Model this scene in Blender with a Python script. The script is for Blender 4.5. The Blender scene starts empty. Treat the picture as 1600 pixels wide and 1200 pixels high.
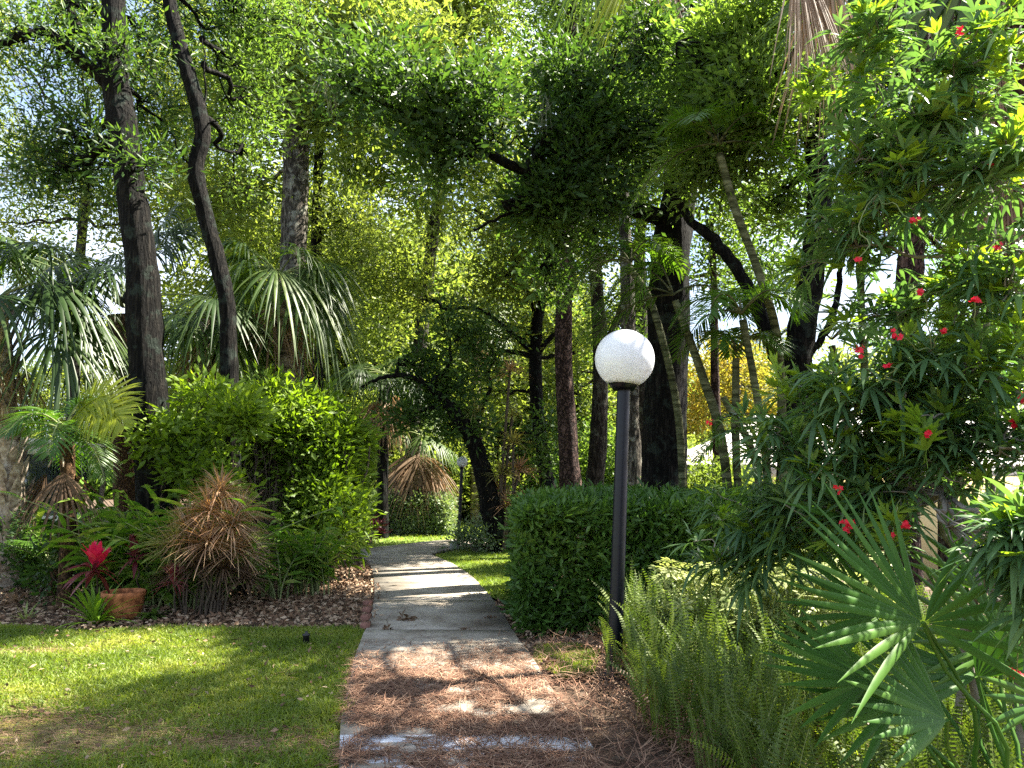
import bpy, math
import numpy as np
from math import radians, sin, cos, pi, atan, sqrt

# ---------------------------------------------------------------- camera
sc = bpy.context.scene
COL = sc.collection
F, EYE = 1160.0, 1.5
PITCH = atan(145.0 / F)
cam_d = bpy.data.cameras.new('camera'); cam = bpy.data.objects.new('camera', cam_d); COL.objects.link(cam)
cam_d.sensor_width = 36.0; cam_d.lens = 36.0 * F / 1600.0
cam_d.clip_start = 0.05; cam_d.clip_end = 2000
cam.location = (0, 0, EYE); cam.rotation_euler = (pi / 2 + PITCH, 0, 0)
sc.camera = cam

# ---------------------------------------------------------------- sky, sun, exposure
SUN_EL, SUN_AZ = radians(54), radians(70)         # azimuth measured from +Y (forward) towards +X
world = bpy.data.worlds.new('World'); sc.world = world; world.use_nodes = True
nt = world.node_tree; bg = nt.nodes['Background']
sky = nt.nodes.new('ShaderNodeTexSky'); sky.sky_type = 'NISHITA'; sky.sun_disc = False
sky.sun_elevation = SUN_EL; sky.sun_rotation = SUN_AZ
sky.air_density = 1.0; sky.dust_density = 1.5; sky.ozone_density = 1.0
# thin white cloud veil over the sky
tc = nt.nodes.new('ShaderNodeTexCoord'); cn = nt.nodes.new('ShaderNodeTexNoise'); cn.inputs['Scale'].default_value = 3.0
cn.inputs['Detail'].default_value = 6; cr = nt.nodes.new('ShaderNodeValToRGB')
cr.color_ramp.elements[0].position = 0.40; cr.color_ramp.elements[1].position = 0.62
mx = nt.nodes.new('ShaderNodeMixRGB'); mx.inputs[2].default_value = (4.6, 5.2, 6.2, 1)
nt.links.new(tc.outputs['Generated'], cn.inputs['Vector']); nt.links.new(cn.outputs['Fac'], cr.inputs[0])
nt.links.new(cr.outputs[0], mx.inputs[0]); nt.links.new(sky.outputs[0], mx.inputs[1]); nt.links.new(mx.outputs[0], bg.inputs[0])
bg.inputs[1].default_value = 0.056
sun_d = bpy.data.lights.new('sun', 'SUN'); sun_d.energy = 5.0; sun_d.angle = radians(0.53); sun_d.color = (1.0, 0.93, 0.80)
sun = bpy.data.objects.new('sun', sun_d); COL.objects.link(sun)
sun.rotation_euler = (pi / 2 - SUN_EL, 0, -SUN_AZ + pi)
sun.location = (0, 0, 30)
sc.view_settings.view_transform = 'Standard'; sc.view_settings.look = 'None'
sc.view_settings.exposure = 2.7; sc.view_settings.gamma = 1.0
sc.render.engine = 'CYCLES'
cy = sc.cycles
cy.max_bounces = 7; cy.diffuse_bounces = 4; cy.glossy_bounces = 2; cy.transmission_bounces = 5; cy.transparent_max_bounces = 8
cy.sample_clamp_indirect = 6.0; cy.caustics_reflective = False; cy.caustics_refractive = False
cy.use_denoising = False

# ---------------------------------------------------------------- where things stand
CP, SP = cos(PITCH), sin(PITCH)
def P(px, py, d):
    """point at forward distance d seen at pixel (px, py) of the 1600x1200 photograph"""
    r = (px - 800) / F; u = (600 - py) / F
    y = CP - SP * u; z = SP + CP * u
    s = d / y
    return np.array([r * s, d, EYE + z * s])
def G(px, py, z0=0.0):
    r = (px - 800) / F; u = (600 - py) / F
    y = CP - SP * u; z = SP + CP * u
    s = (z0 - EYE) / z
    return np.array([r * s, y * s, z0])
def base(px, d):      # ground point in column px at distance d
    q = P(px, 745, d); return np.array([q[0], d, 0.0])

rng = np.random.default_rng(11)
def A(*a): return np.array(a, dtype=float)
def nrm(v):
    v = np.asarray(v, float); return v / np.maximum(np.linalg.norm(v, axis=-1, keepdims=True), 1e-9)
UP = A(0, 0, 1)

class Acc:
    """collects vertices and faces, builds ONE mesh object"""
    def __init__(s): s.V = []; s.L = []; s.S = []; s.MI = []; s.n = 0
    def add(s, v, f, mi=0):
        v = np.asarray(v, np.float32).reshape(-1, 3); f = np.asarray(f, np.int32)
        s.V.append(v); s.L.append((f + s.n).ravel()); s.S.append(np.full(len(f), f.shape[1], np.int32))
        s.MI.append(np.full(len(f), mi, np.int32)); s.n += len(v)
        return s
    def mesh(s, name, mats, origin=(0, 0, 0), smooth=False):
        me = bpy.data.meshes.new(name)
        if s.n:
            V = np.concatenate(s.V) - np.asarray(origin, np.float32); L = np.concatenate(s.L); S = np.concatenate(s.S)
            me.vertices.add(len(V)); me.vertices.foreach_set('co', V.ravel().astype(np.float32))
            me.loops.add(len(L)); me.loops.foreach_set('vertex_index', L)
            st = np.zeros(len(S), np.int32); st[1:] = np.cumsum(S)[:-1]
            me.polygons.add(len(S)); me.polygons.foreach_set('loop_start', st)
            me.polygons.foreach_set('material_index', np.concatenate(s.MI))
            if smooth: me.polygons.foreach_set('use_smooth', np.ones(len(S), bool))
            me.update(calc_edges=True); me.validate()
        for m in (mats if isinstance(mats, (list, tuple)) else [mats]): me.materials.append(m)
        return me
    def build(s, name, mats, parent=None, smooth=False, origin=None):
        og = np.array(parent.location if parent is not None and parent.parent is None else (0, 0, 0), float)
        if parent is not None and parent.parent is not None: og = np.array(parent.parent.location, float)
        if origin is not None: og = np.asarray(origin, float)
        o = bpy.data.objects.new(name, s.mesh(name, mats, og, smooth)); COL.objects.link(o)
        if parent is not None: o.parent = parent
        elif origin is not None: o.location = [float(q) for q in origin]
        return o

def tag(o, label=None, cat=None, group=None, kind=None):
    if label: o['label'] = label
    if cat: o['category'] = cat
    if group: o['group'] = group
    if kind: o['kind'] = kind
    return o
def thing(name, label, cat, loc, group=None):
    o = bpy.data.objects.new(name, None); COL.objects.link(o); o.empty_display_size = 0.2
    o.location = [float(q) for q in loc]
    return tag(o, label, cat, group)
def dup(root, loc, rotz, scale, label, group=None):
    r = root.copy(); COL.objects.link(r); r.location = [float(q) for q in loc]; r.rotation_euler = (0, 0, rotz); r.scale = (scale,) * 3
    r['label'] = label
    if group: r['group'] = group
    for ch in list(root.children):
        c = ch.copy(); COL.objects.link(c); c.parent = r
    return r

# ---------------------------------------------------------------- shapes
def catmull(pts, n):
    pts = np.asarray(pts, float)
    if len(pts) == 2: return pts[0] + (pts[1] - pts[0]) * np.linspace(0, 1, n)[:, None]
    p = np.vstack([2 * pts[0] - pts[1], pts, 2 * pts[-1] - pts[-2]])
    out = []; K = len(pts) - 1
    for t in np.linspace(0, K, n):
        i = min(int(t), K - 1); u = t - i; a, b, c, d = p[i:i + 4]
        out.append(.5 * ((2 * b) + (c - a) * u + (2 * a - 5 * b + 4 * c - d) * u * u + (3 * b - a - 3 * c + d) * u ** 3))
    return np.array(out)
def tube(acc, pts, rad, sides=8, rough=0.0, cap=True, mi=0):
    pts = np.asarray(pts, float); K = len(pts); rad = np.broadcast_to(np.asarray(rad, float), (K,))
    T = nrm(np.gradient(pts, axis=0)); ref = A(1, 0, 0) if abs(T[0][2]) > .7 else A(0, 0, 1)
    a = nrm(np.cross(T[0], ref)); U = []
    for t in T:
        a = nrm(a - t * np.dot(a, t)); U.append(a)
    U = np.array(U); W = np.cross(T, U); th = np.linspace(0, 2 * pi, sides, endpoint=False)
    R = rad[:, None] * np.ones((1, sides))
    if rough:
        g = rng.normal(0, 1, (K, sides)); g = (g + np.roll(g, 1, 1) + np.roll(g, 1, 0)) / 1.7
        R = R * (1 + rough * g)
    v = pts[:, None] + R[..., None] * (np.cos(th)[None, :, None] * U[:, None] + np.sin(th)[None, :, None] * W[:, None])
    i, j = np.meshgrid(np.arange(K - 1), np.arange(sides), indexing='ij'); i = i.ravel(); j = j.ravel(); j2 = (j + 1) % sides
    f = np.stack([i * sides + j, i * sides + j2, (i + 1) * sides + j2, (i + 1) * sides + j], 1)
    acc.add(v.reshape(-1, 3), f, mi)
    if cap:
        acc.add(v[0], [list(range(sides))[::-1]], mi); acc.add(v[-1], [list(range(sides))], mi)
def box(acc, c, s, rz=0.0, mi=0, R=None):
    c = np.asarray(c, float); s = np.asarray(s, float) / 2
    v = np.array([[x, y, z] for x in (-1, 1) for y in (-1, 1) for z in (-1, 1)], float) * s
    if R is None: R = np.array([[cos(rz), -sin(rz), 0], [sin(rz), cos(rz), 0], [0, 0, 1]])
    v = v @ R.T + c
    acc.add(v, [[0, 1, 3, 2], [4, 6, 7, 5], [0, 4, 5, 1], [2, 3, 7, 6], [0, 2, 6, 4], [1, 5, 7, 3]], mi)
def lathe(acc, c, prof, sides=32, mi=0, axis_tilt=(0, 0)):
    prof = np.asarray(prof, float); th = np.linspace(0, 2 * pi, sides, endpoint=False)
    v = np.stack([prof[:, 0:1] * np.cos(th), prof[:, 0:1] * np.sin(th), prof[:, 1:2] * np.ones(sides)], -1)
    v[..., 0] += v[..., 2] * axis_tilt[0]; v[..., 1] += v[..., 2] * axis_tilt[1]
    K = len(prof); i, j = np.meshgrid(np.arange(K - 1), np.arange(sides), indexing='ij'); i = i.ravel(); j = j.ravel(); j2 = (j + 1) % sides
    acc.add(v.reshape(-1, 3) + np.asarray(c, float), np.stack([i * sides + j, i * sides + j2, (i + 1) * sides + j2, (i + 1) * sides + j], 1), mi)

PROF = {
 'lance': lambda t: np.clip(np.sin(pi * np.clip(t, 0, 1) ** 0.8) ** 0.9, .04, 1),
 'blade': lambda t: np.clip((1 - t ** 1.6) * (0.55 + 1.2 * t * (t < .35) + .42 * (t >= .35)), .03, 1),
 'strap': lambda t: np.clip(np.minimum(1, (1 - t) * 3.0) * (0.7 + .3 * np.sin(pi * t)), .03, 1),
 'obov': lambda t: np.clip(np.sin(pi * np.clip(t, 0, 1) ** 1.5), .04, 1),
 'fan': lambda t: np.clip(np.minimum(t / .42, (1 - t) / .58 * 1.0 + .02), .03, 1),
 'rect': lambda t: np.ones_like(t),
}
def strips(acc, b, d, side, L, W, droop=0.0, segs=3, prof='lance', fold=0.0, mi=0, curl=None):
    """N long leaves at once: base b, direction d, width direction side; droop bends them down"""
    b = np.asarray(b, float).reshape(-1, 3); N = len(b)
    d = nrm(np.broadcast_to(d, (N, 3))); side = np.broadcast_to(side, (N, 3))
    side = nrm(side - d * (side * d).sum(1, keepdims=True))
    L = np.broadcast_to(L, (N,)).astype(float); W = np.broadcast_to(W, (N,)).astype(float); droop = np.broadcast_to(droop, (N,)).astype(float)
    t = np.linspace(0, 1, segs + 1); w = PROF[prof](t)
    c = b[:, None] + d[:, None] * (L[:, None] * t)[..., None]
    c[..., 2] -= (L * droop)[:, None] * t ** 2
    if curl is not None: c += (np.asarray(curl, float).reshape(-1, 1, 3) * (L[:, None] * t ** 2)[..., None])
    h = (W[:, None] * w * .5)[..., None]
    l = c - side[:, None] * h; r = c + side[:, None] * h
    n = np.cross(side, d)
    if fold:
        l = l + n[:, None] * h * fold; r = r + n[:, None] * h * fold
        v = np.stack([l, c, r], 2); m = 3; K = segs + 1
        q = np.arange(segs)[:, None] * 3
        f0 = np.concatenate([q + A(0, 1, 4, 3).astype(int), q + A(1, 2, 5, 4).astype(int)])
    else:
        v = np.stack([l, r], 2); m = 2; K = segs + 1
        q = np.arange(segs)[:, None] * 2
        f0 = q + A(0, 1, 3, 2).astype(int)
    f = (f0[None] + (np.arange(N) * m * K)[:, None, None]).reshape(-1, 4)
    acc.add(v.reshape(-1, 3), f, mi)

def rdir(n):
    return nrm(rng.normal(0, 1, (n, 3)))
def leaves(acc, pos, d, L, W, mi=0, fold=.35):
    """N small folded pointed leaves (two triangles each side of the midrib)"""
    N = len(pos); d = nrm(d); s = nrm(np.cross(d, rdir(N))); n = np.cross(s, d)
    L = np.broadcast_to(L, (N,))[:, None]; W = np.broadcast_to(W, (N,))[:, None]
    v = np.stack([pos, pos + d * L * .45 - s * W * .5 + n * W * .5 * fold, pos + d * L, pos + d * L * .45 + s * W * .5 + n * W * .5 * fold], 1)
    f = (np.array([[0, 3, 2], [0, 2, 1]])[None] + (np.arange(N) * 4)[:, None, None]).reshape(-1, 3)
    acc.add(v.reshape(-1, 3), f, mi)

_ph = rng.uniform(0, 6.28, (8, 3)); _fr = rng.normal(0, 1, (8, 3))
def lump(p, f):       # cheap smooth 3-D noise, about -1..1
    p = np.asarray(p, float) * f; s = 0
    for k in range(8): s = s + np.sin(p @ _fr[k] * 1.6 + _ph[k, 0])
    return s / 4
def in_blob(c, r, n, shell=.4, f=.9, thr=-.25):
    out = []; got = 0; r = np.broadcast_to(r, (3,))
    while got < n:
        u = rdir(n * 2); ext = np.where(rng.uniform(0, 1, (n * 2, 1)) < .16, rng.uniform(1, 1.38, (n * 2, 1)), 1)
        p = c + u * (rng.uniform(0, 1, (n * 2, 1)) ** shell) * r * ext * (1 + .34 * lump(u + c, 1.6))[:, None]
        p = p[lump(p, f) > thr]; out.append(p); got += len(p)
    return np.concatenate(out)[:n]
def foliage(acc, cl, per, sig, L, W, up=.2, spread=1.0, mi=0, jitter=.5):
    """leaf clusters: `per` leaves round every cluster point"""
    c = np.repeat(cl, per, 0); off = rng.normal(0, 1, c.shape) * sig * A(1, 1, .75)
    d = nrm(off + rdir(len(c)) * sig * 1.1 + UP * sig * up)
    leaves(acc, c + off, d, L * (1 + jitter * rng.normal(0, 1, len(c)).clip(-1.5, 1.5)), W * (1 + .2 * rng.normal(0, 1, len(c)).clip(-2, 2)), mi)
def limb(acc, a, b, r0, r1, wob=.08, n=7, sides=6, rough=.05, sag=0):
    a = np.asarray(a, float); b = np.asarray(b, float); L = np.linalg.norm(b - a)
    t = np.linspace(0, 1, n)[:, None]; p = a + (b - a) * t
    p[1:-1] += rng.normal(0, wob * min(L, 1.1), (n - 2, 3)); p[:, 2] += (np.sin(pi * t[:, 0]) * sag * L)
    p = catmull(p, n * 2); tube(acc, p, np.linspace(r0, r1, len(p)), sides, rough)
    return p

# ---------------------------------------------------------------- materials
def newmat(name):
    m = bpy.data.materials.new(name); m.use_nodes = True; m.node_tree.nodes.clear(); return m, m.node_tree
def N_(nt, t, **kw):
    n = nt.nodes.new(t)
    for k, v in kw.items():
        if k.startswith('i_'): n.inputs[k[2:].replace('_', ' ')].default_value = v
        else: setattr(n, k, v)
    return n
def ramp(nt, src, stops):
    r = nt.nodes.new('ShaderNodeValToRGB'); e = r.color_ramp.elements
    while len(e) < len(stops): e.new(.5)
    for k, (p, c) in enumerate(stops): e[k].position = p; e[k].color = (*c, 1)
    nt.links.new(src, r.inputs[0]); return r.outputs[0]
def leafmat(name, cols, trans=.45, tint=(1.5, 1.6, .6), rough=.5, spec=.28, clump=.6, cs=.8):
    """leaf: diffuse + gloss on top, light shining through; each leaf its own shade of green"""
    m, nt = newmat(name); Lk = nt.links.new
    g = N_(nt, 'ShaderNodeNewGeometry'); tc = N_(nt, 'ShaderNodeTexCoord'); no = N_(nt, 'ShaderNodeTexNoise', i_Scale=cs, i_Detail=2.0)
    Lk(tc.outputs['Object'], no.inputs['Vector'])
    mix = N_(nt, 'ShaderNodeMix'); mix.inputs[0].default_value = clump
    Lk(g.outputs['Random Per Island'], mix.inputs[2])
    mr = N_(nt, 'ShaderNodeMapRange'); mr.inputs[1].default_value = .3; mr.inputs[2].default_value = .7
    Lk(no.outputs['Fac'], mr.inputs[0]); Lk(mr.outputs[0], mix.inputs[3])
    c = ramp(nt, mix.outputs[0], [(k / (len(cols) - 1), q) for k, q in enumerate(cols)])
    p = N_(nt, 'ShaderNodeBsdfPrincipled', i_Roughness=rough); p.inputs['Specular IOR Level'].default_value = spec
    Lk(c, p.inputs['Base Color'])
    mu = N_(nt, 'ShaderNodeMixRGB', blend_type='MULTIPLY'); mu.inputs[0].default_value = 1; mu.inputs[2].default_value = (*tint, 1)
    Lk(c, mu.inputs[1]); tr = N_(nt, 'ShaderNodeBsdfTranslucent'); Lk(mu.outputs[0], tr.inputs[0])
    ms = N_(nt, 'ShaderNodeMixShader'); ms.inputs[0].default_value = trans
    Lk(p.outputs[0], ms.inputs[1]); Lk(tr.outputs[0], ms.inputs[2])
    o = N_(nt, 'ShaderNodeOutputMaterial'); Lk(ms.outputs[0], o.inputs[0]); return m
def barkmat(name, c0, c1, scale=9, stretch=.22, bump=.8, lichen=None, ring=False, plates=False):
    """ridged bark: stretched furrows, optional flaky plates or leaf-scar rings"""
    m, nt = newmat(name); Lk = nt.links.new
    tc = N_(nt, 'ShaderNodeTexCoord'); mp = N_(nt, 'ShaderNodeMapping'); mp.inputs['Scale'].default_value = (1, 1, stretch) if not ring else (.15, .15, 1)
    Lk(tc.outputs['Object'], mp.inputs[0])
    n = N_(nt, 'ShaderNodeTexNoise', i_Scale=scale * 2.6, i_Detail=6.0, i_Roughness=.62, i_Distortion=.6); Lk(mp.outputs[0], n.inputs['Vector'])
    h = ramp(nt, n.outputs['Fac'], [(.36, (0, 0, 0)), (.62, (1, 1, 1))])
    if plates:
        wn = N_(nt, 'ShaderNodeTexNoise', i_Scale=7.0, i_Detail=3.0); Lk(tc.outputs['Object'], wn.inputs['Vector'])
        ad = N_(nt, 'ShaderNodeVectorMath', operation='ADD'); sc_ = N_(nt, 'ShaderNodeVectorMath', operation='SCALE'); sc_.inputs['Scale'].default_value = .25
        Lk(wn.outputs['Color'], sc_.inputs[0]); Lk(mp.outputs[0], ad.inputs[0]); Lk(sc_.outputs[0], ad.inputs[1])
        v = N_(nt, 'ShaderNodeTexVoronoi', i_Scale=scale * 2.2, feature='DISTANCE_TO_EDGE'); Lk(ad.outputs[0], v.inputs['Vector'])
        vr = N_(nt, 'ShaderNodeMapRange'); vr.inputs[2].default_value = .16; Lk(v.outputs[0], vr.inputs[0])
        mh = N_(nt, 'ShaderNodeMath', operation='MULTIPLY'); Lk(h, mh.inputs[0]); mh.inputs[1].default_value = .55
        ma = N_(nt, 'ShaderNodeMath', operation='ADD'); Lk(mh.outputs[0], ma.inputs[0]); ma.inputs[1].default_value = .45
        mb = N_(nt, 'ShaderNodeMath', operation='MULTIPLY'); Lk(ma.outputs[0], mb.inputs[0]); Lk(vr.outputs[0], mb.inputs[1]); h = mb.outputs[0]
    dk = tuple(x * .35 for x in c0)
    col = ramp(nt, h, [(0, dk), (.45, c0), (1, c1)])
    if lichen:
        n2 = N_(nt, 'ShaderNodeTexNoise', i_Scale=5.0, i_Detail=5.0, i_Roughness=.65); Lk(tc.outputs['Object'], n2.inputs['Vector'])
        f = ramp(nt, n2.outputs['Fac'], [(.54, (0, 0, 0)), (.62, (1, 1, 1))])
        mx = N_(nt, 'ShaderNodeMixRGB'); Lk(f, mx.inputs[0]); Lk(col, mx.inputs[1]); mx.inputs[2].default_value = (*lichen, 1); col = mx.outputs[0]
    p = N_(nt, 'ShaderNodeBsdfPrincipled', i_Roughness=.92); p.inputs['Specular IOR Level'].default_value = .15; Lk(col, p.inputs['Base Color'])
    b = N_(nt, 'ShaderNodeBump', i_Strength=bump, i_Distance=.05); Lk(h, b.inputs['Height']); Lk(b.outputs[0], p.inputs['Normal'])
    o = N_(nt, 'ShaderNodeOutputMaterial'); Lk(p.outputs[0], o.inputs[0]); return m
def noisemat(name, stops, scale=3, detail=8, rough=.9, bump=.3, dist=.02, spec=.3, rnd=False, scale2=None, stops2=None, metal=0):
    m, nt = newmat(name); Lk = nt.links.new
    tc = N_(nt, 'ShaderNodeTexCoord'); n = N_(nt, 'ShaderNodeTexNoise', i_Scale=scale, i_Detail=float(detail), i_Roughness=.65); Lk(tc.outputs['Object'], n.inputs['Vector'])
    fac = n.outputs['Fac']
    if rnd:
        g = N_(nt, 'ShaderNodeNewGeometry'); fac = g.outputs['Random Per Island']
    c = ramp(nt, fac, stops)
    if stops2:
        n2 = N_(nt, 'ShaderNodeTexNoise', i_Scale=scale2, i_Detail=6.0, i_Roughness=.6); Lk(tc.outputs['Object'], n2.inputs['Vector'])
        c2 = ramp(nt, n2.outputs['Fac'], stops2); mu = N_(nt, 'ShaderNodeMixRGB', blend_type='MULTIPLY'); mu.inputs[0].default_value = 1
        Lk(c, mu.inputs[1]); Lk(c2, mu.inputs[2]); c = mu.outputs[0]
    p = N_(nt, 'ShaderNodeBsdfPrincipled', i_Roughness=rough, i_Metallic=metal); p.inputs['Specular IOR Level'].default_value = spec; Lk(c, p.inputs['Base Color'])
    if bump:
        b = N_(nt, 'ShaderNodeBump', i_Strength=bump, i_Distance=dist); Lk(n.outputs['Fac'], b.inputs['Height']); Lk(b.outputs[0], p.inputs['Normal'])
    o = N_(nt, 'ShaderNodeOutputMaterial'); Lk(p.outputs[0], o.inputs[0]); return m

LM = {
 'oak_dark': leafmat('oak_leaf_dark', [(.018, .042, .012), (.042, .088, .02), (.09, .155, .03)], .42, (1.7, 1.7, .7)),
 'oak_mid': leafmat('oak_leaf_mid', [(.045, .085, .02), (.085, .145, .032), (.15, .22, .05)], .52, (1.9, 1.9, .8)),
 'oak_light': leafmat('oak_leaf_light', [(.065, .105, .028), (.13, .18, .042), (.23, .275, .075)], .55, (1.8, 1.75, .8)),
 'olive': leafmat('olive_leaf', [(.06, .09, .02), (.11, .15, .03), (.17, .20, .06)], .6, (2.0, 1.9, .9)),
 'lime': leafmat('lime_shrub_leaf', [(.055, .105, .014), (.13, .205, .022), (.23, .31, .035)], .45, (1.5, 1.6, .4)),
 'hedge': leafmat('hedge_leaf', [(.028, .07, .015), (.065, .135, .024), (.125, .205, .035)], .3, rough=.35),
 'grey': leafmat('grey_green_leaf', [(.07, .11, .05), (.14, .19, .10), (.25, .30, .18)], .3),
 'jat': leafmat('jatropha_leaf', [(.045, .10, .045), (.085, .16, .06), (.15, .235, .085)], .38, (1.5, 1.6, .6), rough=.4, clump=.3),
 'jaty': leafmat('jatropha_young_leaf', [(.13, .24, .03), (.20, .30, .04), (.26, .33, .05)], .5, (1.4, 1.4, .4), rough=.4),
 'palm': leafmat('palm_leaf', [(.03, .065, .016), (.06, .105, .022), (.13, .175, .035)], .38, (1.7, 1.8, .5), rough=.45, spec=.35, clump=.3),
 'palmd': leafmat('palm_leaf_shaded', [(.016, .036, .010), (.032, .062, .015), (.07, .11, .025)], .35, (1.6, 1.8, .5), rough=.42, spec=.35, clump=.3),  # darkened copy of the palm leaf, silhouette shade painted into its colour
 'palml': leafmat('palm_leaf_lime', [(.18, .24, .02), (.28, .33, .03), (.38, .38, .05)], .5, (1.3, 1.3, .4), rough=.3),  # lime leaf, colour raised so the glowing frond looks sunlit
 'areca': leafmat('areca_leaf', [(.03, .09, .012), (.06, .13, .018), (.12, .2, .025)], .42, (1.5, 1.5, .4), rough=.35),
 'palmetto': leafmat('palmetto_leaf', [(.028, .085, .012), (.05, .13, .016), (.09, .18, .025)], .2, (1.3, 1.5, .5), rough=.5, clump=.3, spec=.2),
 'fern': leafmat('fern_leaf', [(.05, .08, .018), (.09, .14, .026), (.18, .225, .04)], .34, (1.3, 1.4, .5), cs=2.5),
 'fernb': leafmat('fern_leaf_sunlit', [(.16, .24, .03), (.24, .32, .04), (.32, .36, .06)], .5, (1.3, 1.3, .4)),  # lighter copy of the fern leaf, sunlight painted into its colour
 'deadfern': leafmat('dry_fern', [(.10, .055, .03), (.17, .10, .055), (.24, .16, .09)], .25, (1.2, 1, .8)),
 'sch': leafmat('variegated_leaf', [(.13, .20, .05), (.30, .34, .13), (.45, .45, .22)], .4, (1.2, 1.2, .7)),
 'ginger': leafmat('ginger_leaf', [(.05, .14, .02), (.12, .22, .03), (.34, .38, .10)], .4, (1.4, 1.5, .5), rough=.35, cs=7),
 'straw': leafmat('dead_palm_leaf', [(.14, .09, .05), (.27, .18, .11), (.42, .31, .21)], .3, (1.2, 1, .8), rough=.6),
 'thatch': leafmat('dark_thatch', [(.06, .035, .02), (.12, .075, .045), (.2, .14, .09)], .2, (1.2, 1, .8), rough=.7),
 'drac': leafmat('bronze_spiky_leaf', [(.27, .13, .075), (.42, .27, .16), (.56, .46, .28)], .35, (1.3, 1.1, .6)),
 'dracg': leafmat('green_spiky_leaf', [(.16, .15, .05), (.28, .27, .09), (.40, .38, .16)], .4, (1.3, 1.2, .6)),
 'red': leafmat('red_cordyline_leaf', [(.36, .008, .045), (.60, .02, .09), (.70, .14, .20)], .4, (1.3, .8, .8), rough=.35),
 'maroon': leafmat('maroon_cordyline_leaf', [(.06, .012, .018), (.12, .02, .03), (.30, .10, .10)], .35, (1.4, .8, .8), rough=.3),
 'flower': leafmat('red_flower', [(.55, .01, .025), (.7, .015, .04), (.75, .04, .07)], .3, (1.1, .9, .9)),
 'grass': leafmat('grass_blade', [(.07, .115, .018), (.15, .205, .032), (.34, .34, .08)], .45, (1.3, 1.4, .4), cs=1.2),
 'drygrass': leafmat('dry_grass_blade', [(.22, .16, .07), (.33, .26, .12), (.42, .35, .18)], .35, (1.2, 1.1, .7)),
 'needle': noisemat('pine_needle', [(0, (.07, .032, .02)), (.5, (.16, .08, .048)), (1, (.34, .215, .14))], rnd=True, bump=0),
 'litter': noisemat('leaf_litter', [(0, (.09, .05, .03)), (.5, (.20, .12, .07)), (1, (.42, .32, .22))], rnd=True, bump=0),
 'moss': leafmat('spanish_moss', [(.14, .15, .10), (.22, .23, .16)], .3, (1.1, 1.1, .9), rough=.9),
}
BM = {
 'oak': barkmat('oak_bark', (.018, .015, .012), (.06, .052, .041), 9, lichen=(.09, .095, .07)),
 'dark': barkmat('dark_shaded_bark', (.003, .0026, .0022), (.019, .0165, .0135), 11, .13, bump=1.0, lichen=(.024, .033, .026)),  # near-black bark: the backlit shade on the trunks is put into the colour
 'pale': barkmat('pale_bark', (.05, .044, .035), (.16, .145, .12), 8, lichen=(.24, .24, .20)),
 'pine': barkmat('pine_bark', (.04, .024, .02), (.115, .072, .06), 6, .35, 1.0, plates=True),
 'palm': barkmat('palm_trunk', (.15, .12, .09), (.36, .31, .24), 3.5, bump=.6, ring=True),
 'boot': noisemat('palm_boot', [(.35, (.10, .07, .045)), (.5, (.26, .21, .16)), (.68, (.46, .41, .34))], 13, bump=.8),
 'brown': barkmat('brown_palm_fibre', (.07, .04, .02), (.22, .125, .065), 12, .6, 1.0),
 'cane': barkmat('areca_cane', (.055, .06, .025), (.13, .135, .07), 8, bump=.3, ring=True),
 'twig': noisemat('grey_twig', [(.3, (.09, .075, .055)), (.7, (.24, .215, .18))], 14, bump=.4),
 'dtwig': noisemat('brown_stem', [(.3, (.035, .025, .018)), (.7, (.11, .085, .06))], 14, bump=.4),
 'stem': noisemat('green_stem', [(.3, (.10, .15, .05)), (.7, (.22, .24, .10))], 9, bump=.1),
}
# ---------------------------------------------------------------- plant builders
def fan_frond(acc, O, az, el, Lp, R, nseg=34, droop=.45, spread=2.1, petw=.03, sag=.25, stiff=False, fold=.4, mi=0, pmi=1):
    h = A(cos(az), sin(az), 0); t = np.linspace(0, 1, 7)[:, None]
    pts = O + h * cos(el) * Lp * t + UP * (sin(el) * Lp * t - sag * Lp * t * t)
    tube(acc, pts, np.linspace(petw * .6, petw * .3, 7), 5, mi=pmi)
    E = pts[-1]; D = nrm(pts[-1] - pts[-2]); S = nrm(np.cross(D, UP) + 1e-6); N = np.cross(S, D)
    roll = rng.normal(0, .35); S, N = S * cos(roll) + N * sin(roll), N * cos(roll) - S * sin(roll)
    th = np.linspace(-spread, spread, nseg) + rng.normal(0, .015, nseg)
    c = np.cos(th)[:, None]; s = np.sin(th)[:, None]
    d = D * c + S * s + N * (.12 * np.abs(s) if not stiff else 0.05)
    dth = 2 * spread / nseg
    L = R * (.72 + .28 * np.cos(th * .8)) * rng.uniform(.88, 1.05, nseg)
    b = E + (0 if stiff else D * (np.clip(c, 0, 1) * R * .16))
    strips(acc, b, nrm(d + rng.normal(0, .05, d.shape)), np.cross(N, d), L, L * dth * .50, droop * rng.uniform(.6, 1.4, nseg), 6, 'fan', fold, mi)
    return E
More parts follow.
